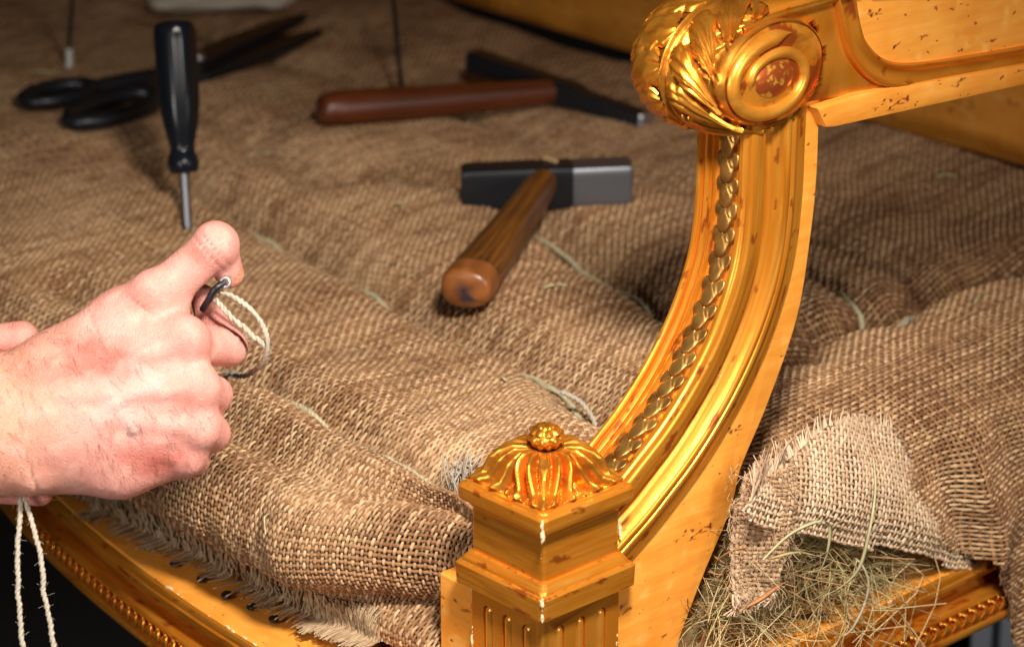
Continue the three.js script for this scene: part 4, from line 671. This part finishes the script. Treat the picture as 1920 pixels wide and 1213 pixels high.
// a shape lofted through rounded-rectangle sections {p, X, Y, hx, hy, r}
function loft(secs, nn = 24, pow = 4) {
  const g = sheet(nn, secs.length - 1, (u, v, q) => { const s = secs[Math.round(v * (secs.length - 1))], a = u * Math.PI * 2, c = Math.cos(a), d = Math.sin(a), k = Math.pow(Math.pow(Math.abs(c), s.pow ?? pow) + Math.pow(Math.abs(d), s.pow ?? pow), -1 / (s.pow ?? pow)); q.copy(s.p).addScaledVector(s.X, c * k * s.hx).addScaledVector(s.Y, d * k * s.hy); }, true);
  return g;
}
{
  // near hammer: black square head, chamfered cheeks, bright right-hand pole, straight varnished handle
  const g = thing('hammer', 'hammer with black square steel head and worn brown handle lying on burlap', 'hammer', null, [0.3505, seatY(0.3505, -0.372) + 0.0185, -0.372]);
  const ax = V(0.770, 0.02, 0.638).normalize(), up = V(0, 1, 0), back = V().crossVectors(ax, up).normalize();
  const sec = (t, hx, hy, dy = 0) => ({ p: ax.clone().multiplyScalar(t).addScaledVector(up, dy), X: back, Y: up, hx, hy, pow: 9 });
  const head = [sec(-0.0535, 0.001, 0.001), sec(-0.0535, 0.0088, 0.0118), sec(-0.0525, 0.0100, 0.0130), sec(-0.048, 0.0106, 0.0136), sec(-0.016, 0.0110, 0.0138), sec(-0.0145, 0.0112, 0.0139), sec(0.0145, 0.0112, 0.0139), sec(0.0155, 0.0110, 0.0137), sec(0.0158, 0.0107, 0.0134), sec(0.050, 0.0112, 0.0138), sec(0.053, 0.0110, 0.0136), sec(0.0545, 0.0098, 0.0122), sec(0.0545, 0.001, 0.001)];
  const hd = mesh('head', creased(loft(head, 64), 0.5), M.blackSteel, g);
  // polished pole: a thin ground skin over the end of the head
  const pole = [sec(0.0170, 0.0107, 0.0134), sec(0.0171, 0.0109, 0.0136), sec(0.050, 0.0114, 0.0140), sec(0.0530, 0.0112, 0.0138), sec(0.0547, 0.0100, 0.0124), sec(0.0550, 0.001, 0.001)];
  mesh('polished_pole', creased(loft(pole, 64), 0.5), M.brightSteel, hd);
  const A = V(-0.008, 0.004, 0.006), B = V(-0.160, -0.002, 0.103), d = B.clone().sub(A).normalize(), side = V().crossVectors(d, up).normalize(), yy = V().crossVectors(side, d).normalize(), secs = [];
  const R = [[-0.10, 0.0080, 0.0085], [0, 0.0088, 0.0092], [0.08, 0.0100, 0.0098], [0.3, 0.0112, 0.0106], [0.55, 0.0132, 0.0120], [0.78, 0.0148, 0.0124], [0.90, 0.0156, 0.0127], [0.97, 0.0155, 0.0125], [0.992, 0.0146, 0.0116], [1.003, 0.0126, 0.0098], [1.009, 0.0080, 0.006], [1.010, 0.0005, 0.0005]];
  for (const [t, a, b] of R) secs.push({ p: A.clone().lerp(B, t).addScaledVector(yy, -0.002 * Math.sin(t * 3)), X: side, Y: yy, hx: a, hy: b, pow: 2.5 });
  const hg = loft(secs.slice(0, 8), 28, 2.5); const hn = mesh('handle', hg, M.handle, g);
  const endG = loft(secs.slice(6), 28, 2.5); const pe = B.clone();
  endG.scale(1.0, 1.0, 1.0);
  mesh('handle_end', tint(plain(endG), (x, y, z) => { const k = fbm(x * 160, y * 160, z * 160, 3), e = Math.hypot(x - pe.x, y - pe.y + 0.003, z - pe.z - 0.003); return mix3(mix3([0.17, 0.048, 0.011], [0.30, 0.105, 0.026], clamp(0.5 + 1.6 * k)), [0.05, 0.03, 0.035], sstep(0.0065, 0.0040, e + 0.004 * k)); }), M.handleEnd, hn).scale.setScalar(1.003);
  mesh('wedge', tint(plain(new THREE.BoxGeometry(0.002, 0.004, 0.012).translate(0.006, 0.0135, -0.002)), () => [0.6, 0.4, 0.2]), M.handleEnd, g);
}
{
  // far hammer: long thin head with a tapered peen, slim red-brown handle
  const y0 = seatY(0.505, -0.52);
  const g = thing('hammer', 'hammer with long thin dark head and red brown handle near the sofa back', 'hammer', null, [0.503, y0 + 0.012, -0.520]);
  const ax = V(0.0225, -0.01, 0.1522).normalize(), up = V(0.05, 1, 0.06).normalize(), sd = V().crossVectors(ax, up).normalize(), Y = V().crossVectors(sd, ax);
  const sec = (t, hx, hy, dy) => ({ p: ax.clone().multiplyScalar(t).addScaledVector(Y, dy), X: sd, Y, hx, hy, pow: 8 });
  const hd = mesh('head', creased(loft([sec(-0.080, 0.001, 0.001, 0.003), sec(-0.080, 0.0085, 0.0070, 0.003), sec(-0.078, 0.0090, 0.0078, 0.003), sec(-0.02, 0.0080, 0.0062, 0.003), sec(-0.012, 0.0090, 0.0085, 0), sec(0.012, 0.0090, 0.0085, 0), sec(0.022, 0.0075, 0.0065, -0.001), sec(0.074, 0.0075, 0.0072, -0.003), sec(0.076, 0.0065, 0.0062, -0.003), sec(0.076, 0.001, 0.001, -0.003)], 56), 0.5), M.blackSteel, g);
  mesh('worn_face', creased(loft([sec(0.0745, 0.0076, 0.0073, -0.003), sec(0.0766, 0.0066, 0.0063, -0.003), sec(0.0767, 0.001, 0.001, -0.003)], 56), 0.5), M.edgeSteel, hd);
  mesh('worn_face', creased(loft([sec(-0.0785, 0.0091, 0.0079, 0.003), sec(-0.0803, 0.0086, 0.0071, 0.003), sec(-0.0804, 0.001, 0.001, 0.003)], 56), 0.5), M.edgeSteel, hd);
  const A = V(0, 0, 0), B = V(-0.173, seatY(0.33, -0.5715) - y0 + 0.002, -0.054), d = B.clone().normalize(), side = V().crossVectors(d, V(0, 1, 0)).normalize(), yy = V().crossVectors(side, d);
  const secs = [[-0.05, 0.0065, 0.0075], [0.05, 0.0075, 0.0085], [0.15, 0.0085, 0.0095], [0.4, 0.0100, 0.0105], [0.7, 0.0118, 0.0118], [0.9, 0.0122, 0.0122], [0.97, 0.0112, 0.0112], [0.995, 0.008, 0.008], [1.0, 0.0005, 0.0005]].map(([t, a, b]) => ({ p: A.clone().lerp(B, t), X: side, Y: yy, hx: a, hy: b, pow: 2.2 }));
  mesh('handle', loft(secs, 24, 2.2), M.redHandle, g);
}
{
  // upright screwdriver
  const base = V(0.1642, seatY(0.1642, -0.5003), -0.5003), top = V(0.1884, 0.1314, -0.5391), d = top.clone().sub(base), L = d.length(); d.normalize();
  const g = thing('screwdriver', 'black handled screwdriver standing upright with its blade stuck in burlap', 'screwdriver', null, base.toArray()); g.quaternion.setFromUnitVectors(V(0, 1, 0), d);
  mesh('blade', new THREE.CylinderGeometry(0.0030, 0.0030, 0.056, 14).translate(0, 0.014, 0), new THREE.MeshStandardMaterial({ color: new THREE.Color().setRGB(0.16, 0.165, 0.18), metalness: 0.85, roughness: 0.35 }), g);
  const P = [[0.0, 0.0385], [0.0070, 0.0385], [0.0088, 0.0395], [0.0098, 0.0425], [0.0100, 0.0455], [0.0092, 0.0485], [0.0080, 0.0515], [0.0079, 0.0545], [0.0090, 0.060], [0.0108, 0.068], [0.0122, 0.078], [0.0130, 0.09], [0.0133, L - 0.012], [0.0131, L - 0.006], [0.0120, L - 0.0022], [0.0095, L - 0.0004], [0.0, L]];
  const prof = curve(P.map(([r, y]) => [r, y, 0]), 80);
  const hg = sheet(72, 80, (u, v, q) => { const p = prof[Math.round(v * 80)], a = u * Math.PI * 2, fl = sstep(0.062, 0.075, p.y) * (1 - sstep(L - 0.012, L - 0.003, p.y)), r = Math.max(0, p.x) * (1 - 0.075 * fl * (1 - Math.pow(Math.abs(Math.sin(a * 3)), 0.6))); q.set(Math.cos(a) * r, p.y, Math.sin(a) * r); }, true);
  mesh('handle', hg, M.blackPlastic, g);
}
{
  // scissors lying open on the burlap
  const y = seatY(0.33, -0.735) + 0.006, c = V(0.3524, y, -0.7423);
  const g = thing('scissors', 'large black steel tailor scissors lying on the burlap behind the screwdriver', 'scissors', null, c.toArray());
  const local = (x, z) => V(x - c.x, 0, z - c.z);
  const flat = (pts, h, name, dy, mat) => { const sh = new THREE.Shape(); pts.forEach(([x, z], i) => { const q = local(x, z); i ? sh.lineTo(q.x, -q.z) : sh.moveTo(q.x, -q.z); }); sh.closePath(); return mesh(name, new THREE.ExtrudeGeometry(sh, { depth: h, bevelEnabled: true, bevelSize: 0.001, bevelThickness: 0.001, bevelSegments: 2 }).rotateX(-Math.PI / 2).translate(0, dy, 0), mat, g); };
  flat([[0.335, -0.745], [0.350, -0.756], [0.40, -0.7745], [0.46, -0.7905], [0.4925, -0.7900], [0.45, -0.773], [0.40, -0.755], [0.352, -0.735]], 0.004, 'blade', 0.003, M.blackSteel);
  flat([[0.335, -0.730], [0.345, -0.746], [0.40, -0.758], [0.45, -0.768], [0.4858, -0.764], [0.44, -0.748], [0.40, -0.737], [0.352, -0.726]], 0.004, 'blade', -0.003, M.blackSteel);
  const loopC = (cx, cz, rx, rz, rot, r) => { const pts = []; for (let i = 0; i <= 48; i++) { const a = i / 48 * Math.PI * 2, x = Math.cos(a) * rx, z = Math.sin(a) * rz; pts.push(local(cx + x * Math.cos(rot) - z * Math.sin(rot), cz + x * Math.sin(rot) + z * Math.cos(rot)).add(V(0, 0.004, 0))); } return tube(pts, r, 10, false); };
  mesh('finger_loop', loopC(0.2412, -0.752, 0.0275, 0.0155, 0.0, 0.0052), M.blackSteel, g);
  mesh('finger_loop', loopC(0.2495, -0.6975, 0.040, 0.0175, -0.20, 0.0058), M.blackSteel, g);
  mesh('shank', tube([local(0.266, -0.748), local(0.295, -0.745), local(0.325, -0.740), local(0.352, -0.737)].map((p) => p.add(V(0, 0.003, 0))), 0.0065, 10), M.blackSteel, g);
  mesh('shank', tube([local(0.285, -0.708), local(0.305, -0.722), local(0.33, -0.737), local(0.352, -0.745)].map((p) => p.add(V(0, 0.005, 0))), 0.0065, 10), M.blackSteel, g);
  mesh('pivot_screw', new THREE.CylinderGeometry(0.005, 0.0056, 0.004, 16).translate(0.004, 0.0095, -0.002), M.edgeSteel, g);
}
{
  // two upholstery needles standing in the seat
  const n1 = thing('upholstery_needle', 'dark upholstery needle with a bright tip behind the scissors', 'needle', null, [0.3018, seatY(0.3018, -0.8258) + 0.0005, -0.8258]);
  mesh('shaft', tube([V(0, 0.014, 0), V(0.004, 0.06, 0.003), V(0.010, 0.16, 0.007)], 0.0016, 8), M.blackSteel, n1);
  mesh('bright_tip', tube([V(-0.0006, -0.004, -0.0006), V(0, 0.014, 0)], 0.0026, 10), new THREE.MeshStandardMaterial({ color: new THREE.Color().setRGB(0.85, 0.85, 0.84), metalness: 0.4, roughness: 0.35 }), n1);
  const n2 = thing('upholstery_needle', 'slim dark needle standing upright behind the far hammer handle', 'needle', null, [0.4371, seatY(0.4371, -0.6108), -0.6108]);
  mesh('shaft', tube([V(0, -0.004, 0), V(-0.003, 0.05, -0.003), V(-0.008, 0.15, -0.007)], (t) => 0.0022 * (1 - 0.3 * t), 8), M.blackSteel, n2);
}
{
  const y = seatY(0.48, -0.87) + 0.006;
  const cl = sheet(60, 20, (u, v, q) => { const a = v * Math.PI * 2, x = mix(0.425, 0.515, u), z = mix(-0.898, -0.826, u), r = 0.010 * Math.sqrt(Math.max(0, 1 - Math.pow(u * 2 - 1, 8))) * (1 + 0.25 * nz(u * 7, Math.cos(a), Math.sin(a))); q.set(x + Math.cos(a) * r * 1.6 + 0.010, y + 0.006 + Math.sin(a) * r * 0.8, z - Math.cos(a) * r * 1.2 - 0.012); });
  single('cloth_roll', cl, M.cloth, 'pale rolled cloth lying on the seat beyond the scissors', 'cloth');
}
// grey ribbed panel that stands behind the sofa's side
{
  const g = thing('grey_panel', 'blue grey ribbed panel standing below and behind the side rail', 'panel', null, [0.64, FLOOR, -0.20]);
  g.rotation.y = -0.74;
  mesh('backing', new THREE.BoxGeometry(0.5, 0.30, 0.01).translate(0.22, 0.15, -0.008), M.grey, g);
  for (let k = 0; k < 12; k++) mesh('rib', new RoundedBoxGeometry(0.026, 0.30, 0.010, 2, 0.003).translate(k * 0.04, 0.15, 0), M.grey, g);
}
// ---------------------------------------------------------------- the upholsterer's hand
{
  const person = thing('person', 'right hand and wrist of a person pulling twine at the seat edge', 'person', null, [-0.1177, 0.0772, -0.1618]);
  person.rotation.set(-0.3687, -0.7418, 0, 'YXZ');
  // joints in centimetres, hand frame: x along the forearm, y towards the thumb, z out of the back of the hand
  const B = []; const bone = (a, b, ra, rb, k = 0.7) => B.push([a, b, ra, rb, k]);
  bone([-34, -3.0, -0.8], [-17, -1.9, -0.4], 4.3, 3.4); bone([-17, -1.9, -0.4], [-7, -1.35, -0.1], 3.4, 3.0); bone([-7, -1.5, -0.2], [-3.4, -1.0, 0.0], 2.95, 2.75, 1.2);
  bone([-17, -0.9, -0.2], [-5, -0.2, -0.1], 2.6, 2.5, 1.0);
  bone([-4.6, -2.2, -0.3], [-0.8, -2.9, -0.6], 2.35, 1.72, 1.0); bone([-0.8, -2.9, -0.6], [2.3, -2.75, -0.6], 1.72, 1.02, 0.9);   // little-finger side
  bone([-3.5, 0.9, 0.0], [2.15, 2.75, 0.35], 2.2, 1.45, 1.0);   // index metacarpal
  bone([-3.2, -0.1, 0.2], [2.75, 0.55, 0.45], 2.4, 1.42, 1.0);  // middle
  bone([-3.2, -1.2, 0.2], [2.85, -1.35, 0.1], 2.4, 1.25, 1.0);  // ring
  bone([-3.6, 1.4, -0.5], [-0.6, 3.75, -0.7], 1.9, 1.55, 1.2);  // thumb root
  bone([-0.6, 3.7, -0.7], [1.0, 4.95, -0.5], 1.5, 1.18, 0.9); bone([1.0, 4.95, -0.5], [3.95, 7.45, -0.3], 1.12, 0.98, 0.5);
  bone([3.95, 7.45, -0.35], [4.45, 6.1, -1.6], 0.96, 0.72, 0.35);   // bent thumb tip
  bone([0.2, 2.9, -0.8], [1.2, 4.4, -0.9], 1.3, 1.0, 1.3);        // web between thumb and index
  // curled fingers
  const fin = (m, p, d, t, r) => { bone(m, p, r * 1.12, r, 0.45); bone(p, d, r * 0.98, r * 0.86, 0.2); bone(d, t, r * 0.86, r * 0.7, 0.2); };
  fin([2.3, 2.75, 0.2], [4.35, 2.5, -2.3], [3.4, 3.9, -3.4], [3.0, 5.0, -3.0], 0.92);
  fin([2.8, 0.5, 0.0], [3.55, 0.2, -2.7], [2.9, 0.6, -4.2], [1.3, 0.9, -3.6], 0.93);
  fin([2.9, -1.35, -0.2], [3.5, -1.7, -2.7], [2.7, -1.5, -4.0], [1.2, -1.2, -3.4], 0.88);
  fin([2.2, -2.75, -0.7], [2.6, -3.0, -2.7], [2.1, -2.9, -3.7], [0.9, -2.5, -3.1], 0.76);
  // knuckles, wrist bone and tendons
  const K = [[2.75, 2.9, 1.0, 0.95], [3.25, 0.55, 1.05, 0.95], [3.35, -1.35, 0.75, 0.85], [2.6, -2.8, 0.1, 0.72], [-4.6, -3.3, 0.9, 1.0], [3.9, 7.55, 0.1, 0.92], [0.9, 5.15, 0.15, 0.95]];
  const TEND = [[[-3, 0.8, 2.1], [2.4, 2.75, 1.65], 0.26], [[-3, 0.2, 2.45], [2.9, 0.6, 1.75], 0.28], [[-3, -0.6, 2.4], [3.0, -1.3, 1.25], 0.24], [[-3.4, -1.4, 2.0], [2.4, -2.7, 0.5], 0.2]];
  const VEIN = [[[-2.4, -1.3, 2.25], [-0.6, -0.1, 2.25], 0.17], [[-0.6, -0.1, 2.25], [1.4, 0.9, 1.85], 0.15], [[-0.6, -0.1, 2.25], [0.2, -1.4, 2.0], 0.14], [[-5.5, -0.4, 2.4], [-2.4, -1.3, 2.25], 0.16], [[0.4, 1.6, 1.9], [1.6, 0.3, 1.9], 0.13]];
  const cap = (p, [a, b, ra, rb]) => { const dx = b[0] - a[0], dy = b[1] - a[1], dz = b[2] - a[2], px = p[0] - a[0], py = p[1] - a[1], pz = p[2] - a[2], h = clamp((px * dx + py * dy + pz * dz) / (dx * dx + dy * dy + dz * dz)); return Math.hypot(px - dx * h, py - dy * h, pz - dz * h) - mix(ra, rb, h); };
  const smin = (a, b, k) => { const h = Math.max(k - Math.abs(a - b), 0) / k; return Math.min(a, b) - h * h * k * 0.25; };
  const main = B.slice();
  const sdf = (p) => {
    let d = 1e3;
    for (const b of main) { const c = cap(p, b); if (c < d + 2.5) d = smin(d, c, b[4]); }
    if (d < 1.2) {
      for (const [x, y, z, r] of K) d = smin(d, Math.hypot(p[0] - x, p[1] - y, p[2] - z) - r, 0.7);
      for (const [a, b, r] of TEND) d = smin(d, cap(p, [a, b, r, r]), 0.5);
      for (const [a, b, r] of VEIN) d = smin(d, cap(p, [a, b, r, r]), 0.3);
      // creases over the thumb joint and at the wrist
      const cr = (cx, cy, nx, ny, s, dep, rad) => { const t = (p[0] - cx) * nx + (p[1] - cy) * ny, r = Math.hypot(p[0] - cx, p[1] - cy); return r < rad ? dep * Math.exp(-Math.pow(t / s, 2)) * (1 - r / rad) : 0; };
      d += cr(3.55, 7.1, 0.76, 0.65, 0.08, 0.09, 1.4) + cr(3.85, 7.35, 0.76, 0.65, 0.07, 0.08, 1.3) + cr(4.1, 7.7, 0.76, 0.65, 0.07, 0.06, 1.1) + cr(0.3, 4.6, 0.6, 0.8, 0.10, 0.07, 1.6) + cr(-4.6, -3.6, 1, 0.2, 0.12, 0.10, 2.2) + cr(-1.6, 3.1, 0.9, 0.4, 0.12, 0.10, 1.5);
      d += 0.035 * fbm(p[0] * 0.9, p[1] * 0.9, p[2] * 0.9, 3);
    }
    return d;
  };
  // surface nets
  function nets(f, lo, hi, h) {
    const n = lo.map((l, k) => Math.ceil((hi[k] - l) / h) + 1), id = (i, j, k) => (k * n[1] + j) * n[0] + i, F = new Float32Array(n[0] * n[1] * n[2]), at = new Int32Array(F.length).fill(-1), pos = [], idx = [];
    for (let k = 0; k < n[2]; k++) for (let j = 0; j < n[1]; j++) for (let i = 0; i < n[0]; i++) F[id(i, j, k)] = f([lo[0] + i * h, lo[1] + j * h, lo[2] + k * h]);
    for (let k = 0; k < n[2] - 1; k++) for (let j = 0; j < n[1] - 1; j++) for (let i = 0; i < n[0] - 1; i++) {
      let c = 0, x = 0, y = 0, z = 0;
      const v = []; for (let m = 0; m < 8; m++) v.push(F[id(i + (m & 1), j + ((m >> 1) & 1), k + (m >> 2))]);
      for (const [a, b] of [[0, 1], [2, 3], [4, 5], [6, 7], [0, 2], [1, 3], [4, 6], [5, 7], [0, 4], [1, 5], [2, 6], [3, 7]]) if ((v[a] < 0) !== (v[b] < 0)) { const t = v[a] / (v[a] - v[b]); x += mix(a & 1, b & 1, t); y += mix((a >> 1) & 1, (b >> 1) & 1, t); z += mix(a >> 2, b >> 2, t); c++; }
      if (c) { at[id(i, j, k)] = pos.length / 3; pos.push(lo[0] + (i + x / c) * h, lo[1] + (j + y / c) * h, lo[2] + (k + z / c) * h); }
    }
    const quad = (a, b, c, d, s) => { if (a < 0 || b < 0 || c < 0 || d < 0) return; s ? idx.push(a, b, c, a, c, d) : idx.push(a, c, b, a, d, c); };
    for (let k = 1; k < n[2] - 1; k++) for (let j = 1; j < n[1] - 1; j++) for (let i = 1; i < n[0] - 1; i++) {
      const s = F[id(i, j, k)] < 0;
      if (s !== F[id(i + 1, j, k)] < 0) quad(at[id(i, j - 1, k - 1)], at[id(i, j, k - 1)], at[id(i, j, k)], at[id(i, j - 1, k)], s);
      if (s !== F[id(i, j + 1, k)] < 0) quad(at[id(i - 1, j, k - 1)], at[id(i - 1, j, k)], at[id(i, j, k)], at[id(i, j, k - 1)], s);
      if (s !== F[id(i, j, k + 1)] < 0) quad(at[id(i - 1, j - 1, k)], at[id(i, j - 1, k)], at[id(i, j, k)], at[id(i - 1, j, k)], s);
    }
    const g = new THREE.BufferGeometry(); g.setAttribute('position', new THREE.Float32BufferAttribute(pos, 3)); g.setIndex(idx);
    const nor = [], e = 0.03; for (let i = 0; i < pos.length; i += 3) { const p = [pos[i], pos[i + 1], pos[i + 2]], gx = f([p[0] + e, p[1], p[2]]) - f([p[0] - e, p[1], p[2]]), gy = f([p[0], p[1] + e, p[2]]) - f([p[0], p[1] - e, p[2]]), gz = f([p[0], p[1], p[2] + e]) - f([p[0], p[1], p[2] - e]), L = Math.hypot(gx, gy, gz) || 1; nor.push(gx / L, gy / L, gz / L); }
    g.setAttribute('normal', new THREE.Float32BufferAttribute(nor, 3));
    return g;
  }
  const skinAt = (x, y, z) => {
    let c = mix3([0.74, 0.325, 0.270], [0.72, 0.33, 0.22], sstep(-1, -6, x));
    c = mix3(c, [0.64, 0.235, 0.185], 0.6 * clamp(0.3 + 1.6 * fbm(x * 0.55, y * 0.55, z * 0.55, 3)));
    c = mix3(c, [0.76, 0.42, 0.34], 0.6 * sstep(0.05, 0.35, fbm(x * 1.1 + 5, y * 1.1, z * 1.1, 3)));
    const red = [[-1.6, 2.0, 2.6, 1.4, 0.75], [1.0, -2.9, 2.4, 1.0, 0.7], [3.0, 2.8, 1.1, 1.0, 0.35], [3.4, 0.5, 1.0, 0.9, 0.3], [0.6, 4.8, 1.4, 0.9, 0.35], [3.2, 7.0, 0.7, 0.6, 0.35], [-4.5, 1.2, 2.2, 1.0, 0.3]];
    for (const [a, b, rx, ry, k] of red) { const d = Math.hypot((x - a) / rx, (y - b) / ry); c = mix3(c, [0.50, 0.095, 0.065], k * sstep(1.1, 0.2, d + 0.7 * fbm(x * 1.3, y * 1.3, z, 3))); }
    if (x > 3.4 && y > 4.5 && z < -0.9) c = mix3(c, [0.62, 0.22, 0.10], 0.5);
    for (const [a, b, r] of VEIN) c = mix3(c, [0.52, 0.40, 0.36], 0.45 * sstep(0.42, 0.1, cap([x, y, z], [a, b, r, r])));
    const sp = sstep(0.36, 0.46, fbm(x * 5, y * 5, z * 5, 2)); return mix3(c, [0.66, 0.25, 0.19], 0.25 * sp);
  };
  const g = nets(sdf, [-33, -8, -5.8], [6.2, 9.2, 4.2], 0.175);
  // a fingertip of the other hand behind the wrist, and one under it
  const tip = (p) => smin(cap(p, [[-14, 1.8, -4.2], [-5.9, 2.95, -3.0], 1.0, 0.88]), cap(p, [[-16, 0.2, -4.6], [-7.2, 1.75, -3.4], 1.5, 0.9]), 0.3) + 0.02 * fbm(p[0] * 2, p[1] * 2, p[2] * 2, 2);
  const tip2 = (p) => cap(p, [[-7.5, -4.3, -2.4], [-4.9, -4.55, -2.2], 0.8, 0.7]);
  const pink = (q) => tint(q, (x, y, z) => mix3([0.70, 0.24, 0.19], [0.80, 0.36, 0.29], clamp(0.5 + 1.4 * fbm(x * 0.9, y * 0.9, z * 0.9, 3))));
  const body = merge([tint(g, skinAt), pink(nets(tip, [-18, -2, -6.6], [-4, 4.6, -1.6], 0.18)), pink(nets(tip2, [-9, -6, -4], [-3.5, -3, -1], 0.16))]);
  const bp = body.attributes.position, buv = []; for (let i = 0; i < bp.count; i++) buv.push(bp.getX(i) * 0.28, (bp.getY(i) + 0.5 * bp.getZ(i)) * 0.28);
  body.setAttribute('uv', new THREE.Float32BufferAttribute(buv, 2));
  body.scale(0.01, 0.01, 0.01);
  mesh('hand', body, M.skin, person);
  // hairs on wrist and outer back of the hand
  const gp = g.attributes.position, gn = g.attributes.normal, hairs = [];
  for (let t = 0; t < 60000 && hairs.length < 1500; t++) {
    const i = Math.floor(rnd() * gp.count), x = gp.getX(i), y = gp.getY(i), z = gp.getZ(i); if (gn.getZ(i) < -0.2) continue;
    const dens = Math.max(sstep(-3, -6.5, x) * 0.9, 0.95 * sstep(3.2, 1.2, Math.hypot((x - 0.6) / 1.3, y + 2.2)), 0.5 * sstep(2.6, 1.0, Math.hypot((x + 2) / 1.3, y - 1.6)), 0.08 * sstep(3, 1, Math.hypot(x, y)));
    if (rnd() > dens) continue;
    const p = V(x, y, z).multiplyScalar(0.01), n = V(gn.getX(i), gn.getY(i), gn.getZ(i)), dir = V(0.55 + rr(-0.3, 0.3), -0.75 + rr(-0.35, 0.35), 0).addScaledVector(n, 0.1); dir.addScaledVector(n, -dir.dot(n) * 0.9).normalize();
    const l = rr(0.004, 0.011), side = V().crossVectors(n, dir).multiplyScalar(rr(-0.3, 0.3));
    hairs.push(tube([p, p.clone().addScaledVector(dir, l * 0.35).addScaledVector(n, l * 0.14), p.clone().addScaledVector(dir, l * 0.7).addScaledVector(n, l * 0.15).addScaledVector(side, l * 0.3), p.clone().addScaledVector(dir, l).addScaledVector(n, l * 0.06).addScaledVector(side, l)], (s) => 0.00009 * (1 - 0.6 * s), 3));
  }
  mesh('arm_hair', merge(hairs), M.hair, person);
  // the curved needle between thumb and finger, and the twine it pulls
  const need = thing('curved_needle', 'dark curved needle pinched between the thumb and finger', 'needle', null, [-0.0787, 0.1277, -0.1468]);
  need.rotation.copy(person.rotation);
  mesh('shaft', tube(curve([[0.004, 0.004, -0.010], [0.0, 0.001, -0.008], [-0.004, -0.005, -0.011], [-0.007, -0.009, -0.016]], 14), 0.0018, 8), M.blackSteel, need);
  mesh('eye', new THREE.TorusGeometry(0.0022, 0.0008, 8, 16).translate(0.0045, 0.004, -0.0095), M.edgeSteel, need);
  const s0 = onSeat(0.028, -0.285);
  const toW = (x, y, z) => person.localToWorld(V(x, y, z).multiplyScalar(0.01)).toArray(); person.updateMatrixWorld(true);
  single('twine_loop', twine([toW(3.95, 5.3, -1.0), toW(4.8, 4.95, -0.7), toW(5.7, 4.25, -0.6), toW(6.35, 3.0, -0.8), toW(6.2, 2.0, -1.6), toW(5.6, 1.4, -3.0), s0], 90, 0.00105), M.twine, 'twine loop running from the fingers down to the burlap', 'twine');
  single('twine_strand', twine([toW(3.75, 4.9, -1.2), toW(4.5, 4.1, -1.0), toW(5.4, 3.3, -0.95), toW(6.25, 2.6, -1.1)], 50, 0.00100), M.twine, 'short twine strand joining the loop at the fingers', 'twine');
  single('hanging_twine', twine([toW(-5.6, -4.6, -0.6), toW(-5.55, -5.6, -0.2), toW(-5.6, -8, 0), toW(-5.5, -10.5, 0), toW(-5.2, -13, 0), toW(-5.3, -17, 0)], 70, 0.00098), M.twine, 'straighter of two twine ends hanging from the wrist', 'twine');
  single('hanging_twine', twine([toW(-5.5, -4.6, -0.7), toW(-5.0, -5.8, -0.3), toW(-4.5, -7.4, 0), toW(-4.3, -9.5, 0), toW(-3.9, -11.5, 0), toW(-3.85, -13, 0), toW(-4.2, -17, 0)], 70, 0.00098), M.twine, 'slanting twine end hanging from the wrist, bowed outward', 'twine');
}

renderer.render(scene, camera);
